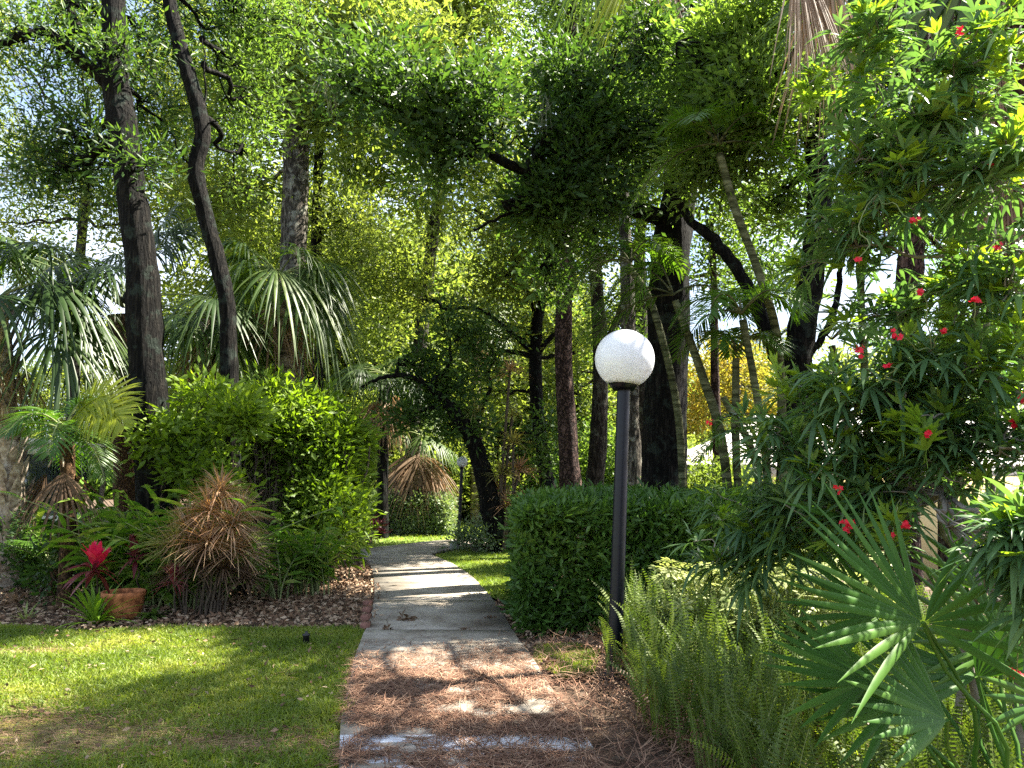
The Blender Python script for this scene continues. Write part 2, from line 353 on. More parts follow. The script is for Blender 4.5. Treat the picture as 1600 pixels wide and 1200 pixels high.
def pin_frond(acc, O, az, el, L, nl=34, Ll=.5, droop=.7, Wl=.03, petw=.025, ldroop=.35, vee=.25, twist=0, mi=0, pmi=1):
    h = A(cos(az), sin(az), 0); t = np.linspace(0, 1, 14)[:, None]
    pts = O + h * cos(el) * L * t * (1 - .12 * t) + UP * (sin(el) * L * t - droop * L * t * t)
    tube(acc, pts, np.linspace(petw * .6, petw * .12, 14), 5, mi=pmi)
    u = np.linspace(.16, .99, nl); idx = u * 13; i0 = np.minimum(idx.astype(int), 12); fr = (idx - i0)[:, None]
    q = pts[i0] * (1 - fr) + pts[i0 + 1] * fr; T = nrm(pts[i0 + 1] - pts[i0])
    S = nrm(np.cross(T, UP) + 1e-6); N = np.cross(S, T)
    if twist: S, N = S * cos(twist) + N * sin(twist), N * cos(twist) - S * sin(twist)
    ll = Ll * np.sin(pi * (u * .86 + .12)) ** .6 * rng.uniform(.9, 1.08, nl)
    for sg in (-1, 1):
        d = T * (.45 + .5 * u[:, None] ** 2) + S * sg * .9 + N * vee + rng.normal(0, .05, (nl, 3))
        strips(acc, q, d, np.cross(N, d), ll, Wl, ldroop * rng.uniform(.6, 1.4, nl), 4, 'lance', .3, mi)
def rosette(acc, c, n, L, W, up=.15, droop=.35, mi=0, prof='lance', axis=UP, segs=4, fold=.3, low=-.5):
    d = rdir(n * 4); d = d[(d @ axis) > low][:n] + axis * up; n = len(d)
    L = L * rng.uniform(.7, 1.1, n)
    strips(acc, np.repeat([c], n, 0) + rng.normal(0, .01, (n, 3)), d, np.cross(d, UP) + rdir(n) * .3, L, W, droop * rng.uniform(.5, 1.5, n), segs, prof, fold, mi)
def trunk_tube(acc, spec, d, sides=14, rough=.05, ground=True, flare=1.25, d1=None):
    """spec: (px, py, width_px) from the base up; returns world polyline"""
    n = len(spec); dd = [d + (0 if d1 is None else (d1 - d) * k / max(1, n - 1)) for k in range(n)]
    pts = [P(x, y, q) for (x, y, w), q in zip(spec, dd)]; r = [w / F * q / 2 for (x, y, w), q in zip(spec, dd)]
    if ground and pts[0][2] > .02:
        pts = [A(pts[0][0] + (pts[0][0] - pts[1][0]) * .15, pts[0][1], -.05)] + pts; r = [r[0] * flare] + r
    K = max(10, len(pts) * 5); q = catmull(pts, K); rr = np.interp(np.linspace(0, 1, K), np.linspace(0, 1, len(r)), r)
    tube(acc, q, rr, sides, rough); return q
def crown_from(cr, tw, anchors, blobs, L, W, per=26, sig=.2, dens=1.0, thr=-.25, shell=.4, up=.2, twr=.022):
    """blobs in world: (centre, radii, clusters); twigs run from the nearest anchor into each blob"""
    for c, r, n in blobs:
        n = int(n * dens); cl = in_blob(c, r, n, shell, thr=thr)
        foliage(cr, cl, per, sig, L, W, up)
        a = anchors[np.argmin(np.linalg.norm(anchors - c, axis=1) + np.maximum(0, anchors[:, 2] - c[2] - .2) * 2)]
        p = limb(tw, a, c + rng.normal(0, .15, 3) * r, twr * 2.2, twr * .8, .06, sides=6)
        for k in range(max(5, n // 9)):
            q = p[rng.integers(len(p) // 3, len(p))]; e = cl[rng.integers(n)]
            p2 = limb(tw, q, e, twr * .7, twr * .2, .09, 5, 4)
            for j in range(3):
                e2 = cl[np.argmin(np.linalg.norm(cl - p2[-1] - rng.normal(0, .35, 3), axis=1))]
                limb(tw, p2[rng.integers(3, len(p2))], e2, twr * .28, twr * .1, .1, 4, 3)
def tree(label, cat, trunk, d, blobs, leaf, bark='oak', limbs=(), L=.1, W=.045, per=26, sig=.2, dens=1.0, name='oak_tree', d1=None, group=None, thr=-.25, moss=0, up=.2, twr=.022, extra_trunks=(), flare=1.25):
    b = base(trunk[0][0], d); root = thing(name, label, cat, b, group)
    tr = Acc(); q = trunk_tube(tr, trunk, d, d1=d1, flare=flare); anchors = [q[len(q) // 3:]]
    for e in extra_trunks: anchors.append(trunk_tube(tr, e[0], e[1], ground=e[2], d1=e[3] if len(e) > 3 else None))
    for l in limbs:
        pts = [P(x, y, dd) for x, y, w, dd in l]; rr = [w / F * dd / 2 for x, y, w, dd in l]; K = len(pts) * 5
        ql = catmull(pts, K); ql[2:-1] += rng.normal(0, .012, (K - 3, 3)); tube(tr, ql, np.interp(np.linspace(0, 1, K), np.linspace(0, 1, len(rr)), rr), 8, .08); anchors.append(ql)
    tr.build('trunk', BM[bark], root, smooth=True)
    tw, cr = Acc(), Acc(); anchors = np.vstack(anchors)
    B = [(P(x, y, dd), A(rx / F * dd, rd, ry / F * dd), n) for x, y, dd, rx, ry, rd, n in blobs]
    crown_from(cr, tw, anchors, B, L, W, per, sig, dens, thr, up=up, twr=twr)
    tw.build('branches', BM[bark], root, smooth=True); cr.build('crown', LM[leaf], root)
    if moss:
        mo = Acc()
        for k in range(moss):
            c, r, n = B[rng.integers(len(B))]; o = c + rdir(1)[0] * r * .8
            m = 26; strips(mo, o + rng.normal(0, .05, (m, 3)), -UP + rng.normal(0, .25, (m, 3)), rdir(m), rng.uniform(.2, .6, m), .006, .1, 5, 'strap')
        mo.build('moss', LM['moss'], root)
    return root
def fan_palm(label, px, d, trunk, crown, fronds, leaf='palm', dead=0, bark='palm', R=.7, Lp=1.0, name='fan_palm', boots=False, droop=.5, group=None, azs=None, deadR=.6, els=(-.5, 1.2)):
    root = thing(name, label, 'palm tree', base(px, d), group)
    tr = Acc(); q = trunk_tube(tr, trunk, d, 12, .06, flare=1.1); tr.build('trunk', BM[bark], root, smooth=True)
    C = P(crown[0], crown[1], d) if crown is not None else q[-1]
    if boots:
        bo = Acc(); m = 110; k = rng.uniform(.05, .98, m); c = q[(k * (len(q) - 1)).astype(int)]; az = rng.uniform(0, 6.28, m)
        rad = trunk[0][2] / F * d / 2; h = np.stack([np.cos(az), np.sin(az), 0 * az], 1)
        strips(bo, c + h * rad * .95, h * .42 + UP * 1.0 + rng.normal(0, .12, h.shape), np.cross(h, UP), rng.uniform(.22, .42, m), .13, -.2, 4, 'strap', .5)
        bo.build('leaf_base', BM['boot'], root)
    for k in range(fronds):
        az = (azs[k % len(azs)] if azs is not None else k * 2.4 + rng.normal(0, .2)); el = els[0] + (els[1] - els[0]) * ((k * .618) % 1)
        f = Acc(); fan_frond(f, C, az, el, Lp * rng.uniform(.8, 1.2), R * rng.uniform(.85, 1.15), droop=droop)
        f.build('frond', [LM[leaf], BM['stem']], root)
    for k in range(dead):
        f = Acc(); fan_frond(f, C - UP * rng.uniform(.05, .4), k * 2.4 + rng.normal(0, .3), rng.uniform(-1.3, -.8), Lp * .5, deadR * rng.uniform(.8, 1.2), 22, .5, 1.2, sag=.4)
        f.build('dead_frond', [LM['straw'], BM['boot']], root)
    return root
def shrub(label, cat, c, r, n, leaf, L, W, name='shrub', group=None, per=20, sig=.13, core=None, up=.3, thr=-.4, shell=.35, stems=14, bark='twig'):
    c = np.asarray(c, float); root = thing(name, label, cat, (c[0], c[1], 0), group)
    tw, cr = Acc(), Acc(); cl = in_blob(c, A(*r), n, shell, 1.2, thr); cl = cl[cl[:, 2] > .05]
    foliage(cr, cl, per, sig, L, W, up)
    for k in range(stems):
        e = cl[rng.integers(len(cl))]; limb(tw, A(c[0] + rng.normal(0, .12) * r[0], c[1] + rng.normal(0, .12) * r[1], -.02), e, .018, .004, .06, 6, 5)
    tw.build('stems', BM[bark], root); cr.build('foliage', LM[leaf], root); return root
def box_hedge(label, x0, x1, y0, y1, h, n, leaf, L, W, rz=0, org=None, name='hedge', group=None, per=14, sig=.06, round_=.12):
    cx, cy_ = (x0 + x1) / 2, (y0 + y1) / 2; root = thing(name, label, 'hedge', (cx, cy_, 0), group)
    def sh(p): return p
    hx, hy = (x1 - x0) / 2, (y1 - y0) / 2
    # cluster points near the five clipped faces
    area = np.array([2 * hx * h, 2 * hx * h, 2 * hy * h, 2 * hy * h, 4 * hx * hy]); pk = rng.choice(5, n, p=area / area.sum())
    u, v = rng.uniform(-1, 1, n), rng.uniform(-1, 1, n); dep = np.abs(rng.normal(0, .07, n)) 
    p = np.zeros((n, 3))
    for k in range(5):
        m = pk == k
        if k == 0: q = np.stack([u * hx, -hy + dep, (v + 1) / 2 * h], 1)
        if k == 1: q = np.stack([u * hx, hy - dep, (v + 1) / 2 * h], 1)
        if k == 2: q = np.stack([-hx + dep, u * hy, (v + 1) / 2 * h], 1)
        if k == 3: q = np.stack([hx - dep, u * hy, (v + 1) / 2 * h], 1)
        if k == 4: q = np.stack([u * hx, v * hy, h - dep], 1)
        p[m] = q[m]
    e = np.maximum(0, np.abs(p[:, 0:1]) / hx + p[:, 2:3] / h - 1.82) ; p[:, 2:3] -= e * round_ * 4
    e2 = np.maximum(0, np.abs(p[:, 1:2]) / hy + p[:, 2:3] / h - 1.8); p[:, 2:3] -= e2 * round_ * 3
    so = rng.uniform(0, 1, n) < .03; p[so] += (nrm(p[so] - A(0, 0, h * .4)) + UP * .6) * rng.uniform(.04, .11, (so.sum(), 1))
    p += (.06 * lump(p, 2.2) + .045 * lump(p, 6))[:, None] * nrm(p - A(0, 0, h * .5))
    p[:, 2] = p[:, 2].clip(.04, None); p = p + A(cx, cy_, 0)
    if rz: 
        q = p - A(cx, cy_, 0); p = np.stack([q[:, 0] * cos(rz) - q[:, 1] * sin(rz), q[:, 0] * sin(rz) + q[:, 1] * cos(rz), q[:, 2]], 1) + A(cx, cy_, 0)
    cr = Acc(); foliage(cr, p, per, sig, L, W, .35); cr.build('foliage', LM[leaf], root)
    tw = Acc()
    for k in range(60):
        e = p[rng.integers(n)]; s = A(cx, cy_, 0) + (e - A(cx, cy_, 0)) * A(.75, .5, 0); limb(tw, s - UP * .02, e, .012, .003, .06, 6, 4)
    tw.build('stems', BM['twig'], root); return root
# ---------------------------------------------------------------- ground, lawn, path
soil = noisemat('soil_and_litter', [(.3, (.035, .022, .015)), (.5, (.09, .058, .038)), (.68, (.20, .145, .10))], 14, rough=1, bump=.8, dist=.03, scale2=1.2, stops2=[(.35, (.6, .6, .6)), (.65, (1, 1, 1))])
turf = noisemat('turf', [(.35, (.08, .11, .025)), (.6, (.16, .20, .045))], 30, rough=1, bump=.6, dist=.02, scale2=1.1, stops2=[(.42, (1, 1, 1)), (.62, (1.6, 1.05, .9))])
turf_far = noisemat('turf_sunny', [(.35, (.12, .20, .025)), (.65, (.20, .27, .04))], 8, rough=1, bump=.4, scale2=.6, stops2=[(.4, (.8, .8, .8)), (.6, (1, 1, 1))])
conc = noisemat('concrete', [(.3, (.23, .205, .17)), (.7, (.38, .345, .29))], 26, rough=.9, bump=.25, dist=.004, scale2=2.3, stops2=[(.35, (.55, .51, .47)), (.6, (1, 1, 1))])
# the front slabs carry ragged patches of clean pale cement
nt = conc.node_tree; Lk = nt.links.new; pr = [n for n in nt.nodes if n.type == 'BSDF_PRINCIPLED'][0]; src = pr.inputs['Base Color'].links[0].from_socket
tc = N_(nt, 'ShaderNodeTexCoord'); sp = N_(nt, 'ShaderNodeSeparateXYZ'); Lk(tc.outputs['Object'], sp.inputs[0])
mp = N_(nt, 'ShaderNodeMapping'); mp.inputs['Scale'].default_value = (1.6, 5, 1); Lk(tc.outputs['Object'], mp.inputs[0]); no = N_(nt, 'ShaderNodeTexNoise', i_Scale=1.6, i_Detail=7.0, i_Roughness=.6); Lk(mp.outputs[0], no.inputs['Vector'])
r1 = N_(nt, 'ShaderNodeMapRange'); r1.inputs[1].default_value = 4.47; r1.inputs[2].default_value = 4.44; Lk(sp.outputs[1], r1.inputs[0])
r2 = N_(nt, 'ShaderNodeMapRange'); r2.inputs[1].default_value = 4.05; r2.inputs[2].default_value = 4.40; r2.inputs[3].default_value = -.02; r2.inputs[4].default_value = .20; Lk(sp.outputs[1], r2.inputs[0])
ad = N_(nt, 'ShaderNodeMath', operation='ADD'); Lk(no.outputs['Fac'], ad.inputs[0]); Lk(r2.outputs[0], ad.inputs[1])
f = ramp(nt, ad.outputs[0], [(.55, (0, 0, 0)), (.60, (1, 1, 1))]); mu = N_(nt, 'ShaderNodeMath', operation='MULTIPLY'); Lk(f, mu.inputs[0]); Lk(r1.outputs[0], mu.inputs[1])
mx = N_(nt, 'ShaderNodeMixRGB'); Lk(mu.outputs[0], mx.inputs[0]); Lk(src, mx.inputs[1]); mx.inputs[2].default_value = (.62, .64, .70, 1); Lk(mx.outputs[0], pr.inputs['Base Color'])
def gz(x, y):       # the ground falls away gently behind the hedge on the right
    t = np.clip((np.asarray(x) - 3.6) / 2.5, 0, 1) * np.clip((np.asarray(y) - 11) / 4.5, 0, 1); return -.03 - 1.15 * t * t * (3 - 2 * t)
g = Acc(); gx = np.r_[-400, -100, np.linspace(-20, 40, 61), 120, 500]; gy = np.r_[-80, np.linspace(-10, 50, 61), 150, 700]
XX, YY = np.meshgrid(gx, gy); ZZ = gz(XX, YY); nx = len(gx)
I, J = np.meshgrid(np.arange(len(gy) - 1), np.arange(nx - 1), indexing='ij'); I = I.ravel(); J = J.ravel()
g.add(np.stack([XX, YY, ZZ], -1).reshape(-1, 3), np.stack([I * nx + J, I * nx + J + 1, (I + 1) * nx + J + 1, (I + 1) * nx + J], 1))
tag(g.build('ground', soil), kind='structure')
def sheet(name, pts, z, mat):
    a = Acc(); pts = [list(p[:2]) + [z] for p in pts]; a.add(pts, [list(range(len(pts)))]); return tag(a.build(name, mat), kind='structure')
Le = [(526, 1290), (530, 1200), (533, 1132), (545, 1078), (554, 1038), (567, 1000), (577, 975), (585, 935), (584, 905), (578, 885), (566, 872), (560, 863), (572, 859), (610, 855), (669, 848), (740, 843), (830, 838), (960, 833)]
Re = [(1010, 1290), (940, 1200), (897, 1132), (858, 1078), (833, 1038), (806, 1000), (792, 975), (766, 935), (738, 905), (710, 885), (686, 874), (673, 868), (675, 866), (690, 862), (716, 858), (760, 852), (840, 846), (960, 841)]
LW = catmull([G(*p) for p in Le], 240); RW = catmull([G(*p) for p in Re], 240)
LW = np.vstack([LW[0] + (LW[0] - LW[1]) * 60 * (1 - np.linspace(0, 1, 5)[:-1, None]) * .3, LW]); RW = np.vstack([RW[0] + (RW[0] - RW[1]) * 60 * (1 - np.linspace(0, 1, 5)[:-1, None]) * .3, RW])
# slabs with open joints, bedding sheet underneath
path = Acc(); K = len(LW); mid = (LW + RW) / 2; s = np.concatenate([[0], np.cumsum(np.linalg.norm(np.diff(mid, axis=0), axis=1))])
yj = [3.0, 4.46, 5.9, 7.35, 9.15, 10.6, 12.0, 13.4, 14.6]; sj = [np.interp(y, mid[:170, 1], s[:170]) for y in yj]
while sj[-1] + 1.4 < s[-1]: sj.append(sj[-1] + 1.4)
sj = [0] + sj
def at_s(W, q): return np.stack([np.interp(q, s, W[:, k]) for k in range(3)], -1)
for k in range(len(sj) - 1):
    q = np.linspace(sj[k] + .006, sj[k + 1] - .006, 9); l, r = at_s(LW, q), at_s(RW, q); z = .035 + rng.normal(0, .003) + (.012 if k == 3 else 0)
    v = []; tilt = rng.normal(0, .003)
    for a, b in zip(l, r): v += [[a[0], a[1], z], [b[0], b[1], z + tilt], [b[0], b[1], -.02], [a[0], a[1], -.02]]
    f = []
    for i in range(8):
        o = i * 4
        for j in range(4): f.append([o + j, o + 4 + j, o + 4 + (j + 1) % 4, o + (j + 1) % 4])
    f += [[0, 1, 2, 3], [35, 34, 33, 32]]
    path.add(v, f)
tag(path.build('path', conc), kind='structure')
lawnL = [G(*p) for p in [(532, 1132), (553, 1038), (566, 1000), (572, 982), (480, 984), (380, 984), (250, 982), (120, 985), (0, 978), (-250, 976)]]
lawnL = [A(-.86, 3.0, 0), A(-.95, -4, 0), A(-14, -4, 0), A(-14, 7.6, 0)][::-1] + [lawnL[-1]][:0] + lawnL[::-1]
lawn_poly_L = [A(-14, 7.5, 0), A(-14, -4, 0), A(-1.35, -4, 0)] + [G(526, 1290)] + [G(*p) for p in [(530, 1200), (532, 1132), (544, 1078), (553, 1038), (566, 1000), (574, 982), (480, 984), (380, 985), (250, 981), (120, 985), (0, 978), (-200, 978)]]
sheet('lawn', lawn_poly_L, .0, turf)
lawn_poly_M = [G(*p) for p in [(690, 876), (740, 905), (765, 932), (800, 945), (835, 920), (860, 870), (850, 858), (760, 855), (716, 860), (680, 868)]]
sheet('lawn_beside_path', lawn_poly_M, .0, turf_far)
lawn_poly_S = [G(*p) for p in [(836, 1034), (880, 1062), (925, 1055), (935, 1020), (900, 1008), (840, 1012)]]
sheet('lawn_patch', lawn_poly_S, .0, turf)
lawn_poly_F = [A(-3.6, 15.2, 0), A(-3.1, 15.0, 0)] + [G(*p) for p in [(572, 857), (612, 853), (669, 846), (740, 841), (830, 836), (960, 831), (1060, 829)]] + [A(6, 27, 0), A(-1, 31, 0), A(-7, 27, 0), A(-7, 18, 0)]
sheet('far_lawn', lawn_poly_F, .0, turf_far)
# far sunny clearing lawns left and right
sheet('left_clearing', [A(-16, 12, 0), A(-9, 11.5, 0), A(-8.2, 16, 0), A(-12, 24, 0), A(-40, 24, 0), A(-40, 12, 0)], .0, turf_far)

def inpoly(p, poly):
    x, y = p[:, 0], p[:, 1]; c = np.zeros(len(p), bool); n = len(poly)
    for i in range(n):
        a, b = poly[i], poly[i - 1]
        c ^= ((a[1] > y) != (b[1] > y)) & (x < (b[0] - a[0]) * (y - a[1]) / (b[1] - a[1] + 1e-12) + a[0])
    return c
def blades(poly, bounds, n, L, W, name, mat, label, bare=None, dry=None, power=1.6):
    u = rng.uniform(0, 1, n) ** power; y = bounds[2] + (bounds[3] - bounds[2]) * u
    x = rng.uniform(bounds[0], bounds[1], n) ; p = np.stack([x, y, 0 * x], 1)
    p = p[inpoly(p, poly)]; vis = np.abs(p[:, 0]) < p[:, 1] * .74 + .4; p = p[vis]
    if bare is not None: p = p[bare(p)]
    m = len(p); d = UP * rng.uniform(.5, 1, (m, 1)) + rng.normal(0, .45, (m, 3)) * A(1, 1, .2)
    a = Acc(); strips(a, p, d, rdir(m) * A(1, 1, 0), L * rng.uniform(.5, 1.3, m) * (1 + .35 * lump(p, 1.4)), W, .35, 2, 'blade')
    o = a.build(name, LM[mat]); return tag(o, label, 'grass', kind='stuff')
dryf = lambda p: lump(p + A(0, 0, 3), .9)
# bare, needle-strewn patch lower left in the photograph, thinner grass elsewhere
cA, cB = G(60, 1150), G(420, 1165)
def barefac(p):
    a = np.exp(-(((p[:, 0] - cA[0]) / 1.2) ** 2 + ((p[:, 1] - cA[1]) / .5) ** 2)); b = np.exp(-(((p[:, 0] - cB[0]) / .75) ** 2 + ((p[:, 1] - cB[1]) / .22) ** 2))
    c = np.exp(-(((p[:, 0] - G(60, 1020)[0]) / .5) ** 2 + ((p[:, 1] - G(60, 1020)[1]) / .12) ** 2))
    return np.clip(a * 1.1 + b * .85 + .9 * c + .30 * dryf(p) + .12 * lump(p, 5), 0, 1)
blades(lawn_poly_L, (-6, -.6, 3.3, 7.7), 190000, .08, .012, 'grass', 'grass', 'green lawn grass left of the path', bare=lambda p: rng.uniform(0, 1, len(p)) > barefac(p) * .97, power=1.25)
blades(lawn_poly_L, (-6, -.6, 3.3, 7.7), 70000, .05, .006, 'dry_grass', 'drygrass', 'dry straw-coloured grass in the worn patches of the near lawn', bare=lambda p: rng.uniform(0, 1, len(p)) < .10 + barefac(p) * .45, power=1.25)
blades(lawn_poly_M, (-2, 3, 8, 16), 60000, .08, .011, 'grass', 'grass', 'bright grass between the path and the clipped hedge', power=1)
blades(lawn_poly_S, (0, 1.2, 5, 7), 40000, .07, .008, 'grass', 'grass', 'small grass tuft patch left of the lamp post base', power=1)
blades(lawn_poly_F, (-8, 7, 14, 28), 60000, .10, .022, 'grass', 'grass', 'sunny far lawn behind the curve of the path', power=1)
# tall tuft at the edge of the walk
t0 = Acc(); m = 700; c = G(515, 1118) + rng.normal(0, 1, (m, 3)) * A(.05, .06, 0); strips(t0, c, UP + rng.normal(0, .4, (m, 3)), rdir(m), rng.uniform(.07, .17, m), .009, .35, 3, 'blade')
tag(t0.build('grass_tuft', LM['grass']), 'tall yellow-green grass tuft overhanging the left edge of the path', 'grass tuft')

# ---------------------------------------------------------------- fallen needles and litter
def ground_strips(p, L, W, name, mat, label, z, ang=None, cat='pine needles', lift=.012, spreadz=.10):
    m = len(p); a = rng.uniform(0, pi, m) if ang is None else ang + rng.normal(0, .45, m)
    d = np.stack([np.cos(a), np.sin(a), rng.normal(0, spreadz, m)], 1); p = p.copy(); p[:, 2] = z + np.abs(rng.normal(0, lift, m)); p -= d * (L * .5)
    p[:, 2] = np.maximum(p[:, 2], z + .002)
    acc = Acc(); strips(acc, p, d, np.cross(d, UP), L * rng.uniform(.6, 1.2, m), W, rng.normal(0, .06, m), 3, 'strap', curl=rdir(m) * A(1, 1, .2) * .18)
    return tag(acc.build(name, mat), label, cat, kind='stuff')
n = 26000; y = 3.2 + 5.0 * rng.uniform(0, 1, n) ** 1.15; t = rng.uniform(.0, 1.0, n); si = np.interp(y, mid[:170, 1], s[:170])
l, r = at_s(LW, si), at_s(RW, si); p = l + (r - l) * t[:, None]; keep = (rng.uniform(0, 1, n) < np.clip((7.0 - y) / 1.3, .015, 1)) & (lump(p * A(1, 2.6, 1), 1.7) + .7 * lump(p + A(3, 0, 0), 9) > -.75)
pb = (y < 4.42) & (y > 4.22) & (rng.uniform(0, 1, n) < .75); keep &= ~pb | (rng.uniform(0, 1, n) < .3)
ground_strips(p[keep], .18, .0048, 'pine_needles', LM['needle'], 'reddish brown pine needles scattered over the near slabs of the path', .04)
m = 11000; p = np.stack([rng.uniform(.2, 3.6, m), rng.uniform(3.3, 7.0, m), np.zeros(m)], 1)
ri = np.interp(p[:, 1], mid[:170, 1], s[:170]); rr = at_s(RW, ri); k = (p[:, 0] > rr[:, 0] + .05) & (p[:, 0] < rr[:, 0] + 1.2); p = p[k]
ground_strips(p, .18, .0048, 'pine_needles', LM['needle'], 'deep drift of fallen pine needles along the right edge of the path', 0, lift=.05, spreadz=.3)
m = 22000; p = np.stack([rng.uniform(-4.5, -.6, m), rng.uniform(3.3, 7.0, m), np.zeros(m)], 1); p = p[inpoly(p, lawn_poly_L)]; p = p[rng.uniform(0, 1, len(p)) < barefac(p) * 1.1 + .03]
ground_strips(p, .15, .003, 'pine_needles', LM['needle'], 'thin layer of pine needles on the bare patches of the near lawn', .006, ang=0.1)
m = 500; p = np.stack([rng.uniform(-5, -.7, m), rng.uniform(3.3, 7.5, m), rng.uniform(.02, .05, m)], 1); p = p[inpoly(p, lawn_poly_L)]
a = Acc(); leaves(a, p, rdir(len(p)) * A(1, 1, .4), rng.uniform(.03, .06, len(p)), .022); tag(a.build('fallen_leaves', LM['litter']), 'scattered brown fallen leaves lying on the near lawn', 'fallen leaves', kind='stuff')
# mulch bed on the left: chips and dead leaves
m = 26000; p = np.stack([rng.uniform(-8, -1.4, m), rng.uniform(7.3, 14, m), np.zeros(m)], 1)
li = np.interp(p[:, 1], mid[:170, 1], s[:170]); ll = at_s(LW, li); k = (p[:, 0] < ll[:, 0] + .10) & ~inpoly(p, lawn_poly_L); p = p[k]
a = Acc(); p[:, 2] = rng.uniform(.0, .03, len(p)); leaves(a, p, rdir(len(p)) * A(1, 1, .25), rng.uniform(.03, .09, len(p)), rng.uniform(.02, .04, len(p)))
tag(a.build('mulch', LM['litter']), 'bark mulch and fallen leaves in the planting bed left of the path', 'mulch', kind='stuff')
m = 16000; p = np.stack([rng.uniform(-.5, 4.5, m), rng.uniform(6, 16, m), np.zeros(m)], 1)
ri = np.interp(p[:, 1], mid[:170, 1], s[:170]); rr = at_s(RW, ri); k = (p[:, 0] > rr[:, 0] - .05) & ~inpoly(p, lawn_poly_M); p = p[k]
a = Acc(); p[:, 2] = rng.uniform(0, .025, len(p)); leaves(a, p, rdir(len(p)) * A(1, 1, .25), rng.uniform(.03, .08, len(p)), rng.uniform(.02, .035, len(p)))
tag(a.build('leaf_litter', LM['litter']), 'dry leaf litter on the soil at the foot of the clipped hedge', 'leaf litter', kind='stuff')
# raised soil of the mulch bed
def mound(name, c, rx, ry, h, mat):
    a = Acc(); nx = 40; ny = 16; v = []
    for i in range(ny):
        for j in range(nx):
            rr_, th = i / (ny - 1), j / nx * 2 * pi; x, y_ = c[0] + rx * rr_ * cos(th), c[1] + ry * rr_ * sin(th)
            v.append([x, y_, -.028 + h * (1 - rr_ ** 2) ** 1.2 * (1 + .25 * lump(A(x, y_, 0)[None], 2)[0])])
    f = [[i * nx + j, i * nx + (j + 1) % nx, (i + 1) * nx + (j + 1) % nx, (i + 1) * nx + j] for i in range(ny - 1) for j in range(nx)]
    a.add(v, f); return tag(a.build(name, mat, smooth=True), kind='structure')
# dead twigs and cones on the walk
for k, (x, y_, lab, sz) in enumerate([(632, 974, 'dark dead leaf curl lying on the path, the biggest one', .17), (608, 991, 'small dark debris clump on the left half of the path', .12), (726, 990, 'tiny dark leaf crumb near the middle of the path', .07),
                       (858, 1046, 'dark dead leaf at the right edge of the path beside the raised slab', .13), (857, 1066, 'dark pine cone fragment at the right edge among the needles', .09), (765, 972, 'dark dead leaf near the right edge of the shaded slab', .08), (752, 1069, 'dark twig pile among the needles in the middle of the path', .12)]):
    q = G(x, y_); q[2] = .04; a = Acc(); m = 16
    pp_ = q + rng.normal(0, .25, (m, 3)) * A(sz, sz * .6, 0) + UP * rng.uniform(0, .2, (m, 1)) * sz
    leaves(a, pp_, rdir(m) * A(1, 1, .35), sz * .5, sz * .22)
    for j in range(4): limb(a, pp_[j], pp_[j] + rng.normal(0, .5, 3) * A(sz, sz, .1) + UP * .012, .003, .0015, .1, 4, 4)
    tag(a.build('fallen_leaf', LM['thatch'], origin=q), lab, 'fallen leaf', 'dark bits of debris lying on the path')
# brick edging at the corner of the bed
bm_ = noisemat('old_brick', [(.3, (.13, .06, .045)), (.7, (.24, .12, .09))], 20, bump=.5)
for k, (x, y_) in enumerate([(578, 984), (579, 971), (581, 958), (582, 947)]):
    q = G(x - 7, y_); a = Acc(); box(a, q + A(0, 0, .03), (.09, .19, .075), rng.normal(.05, .06)); 
    o = tag(a.build('brick', bm_, origin=q), ['nearest brick of the edging at the lawn corner of the mulch bed', 'second brick from the lawn in the bed edging', 'third brick from the lawn in the bed edging', 'farthest brick of the bed edging beside the path'][k], 'brick', 'bricks edging the mulch bed')
# sprinkler head
q = G(478, 1010); a = Acc(); lathe(a, q, [(0, 0), (.028, 0), (.028, .09), (.034, .092), (.034, .105), (.015, .112), (.012, .13), (0, .13)], 16)
blk = noisemat('black_plastic', [(.3, (.012, .012, .012)), (.7, (.03, .03, .03))], 20, rough=.5, bump=.1)
tag(a.build('sprinkler_head', blk, origin=q), 'small black pop-up sprinkler standing in the lawn near the bed', 'sprinkler')
LM['strap'] = leafmat('strappy_leaf', [(.10, .20, .02), (.17, .30, .03), (.26, .36, .05)], .4, (1.3, 1.4, .4))
LM['gold'] = leafmat('golden_leaf', [(.14, .16, .03), (.26, .26, .045), (.42, .28, .06)], .5, (1.3, 1.2, .6))
# ================================================================ buildings glimpsed through the plants
yel = noisemat('yellow_stucco', [(.3, (.62, .52, .26)), (.7, (.72, .62, .34))], 30, bump=.2, dist=.005)
wht = noisemat('white_paint', [(.3, (.72, .72, .70)), (.7, (.82, .82, .80))], 10, rough=.6, bump=.05)
tile = noisemat('pale_roof_tile', [(.3, (.55, .52, .48)), (.7, (.80, .78, .74))], 6, rough=.8, bump=.2)
glass = noisemat('window_glass', [(.4, (.03, .04, .045)), (.6, (.06, .075, .08))], 1, rough=.08, bump=0, spec=.8)
H = thing('house', 'low yellow stucco house with white tiled roof behind the clipped hedge and red-flowered shrub', 'house', (13, 23, -1.2))
a = Acc(); box(a, (13, 23.5, .17), (16.4, 6.8, 2.75)); a.build('wall', yel, H)
a = Acc(); box(a, (13, 19.55, 1.62), (17.4, .05, .24)); box(a, (4.32, 23.5, 1.62), (.05, 7.9, .24)); box(a, (13, 19.83, 1.53), (17.3, .52, .04)); a.build('fascia', wht, H)
a = Acc()
y0, y1, z0, z1 = 19.45, 23.5, 1.72, 3.35; nt_ = 15
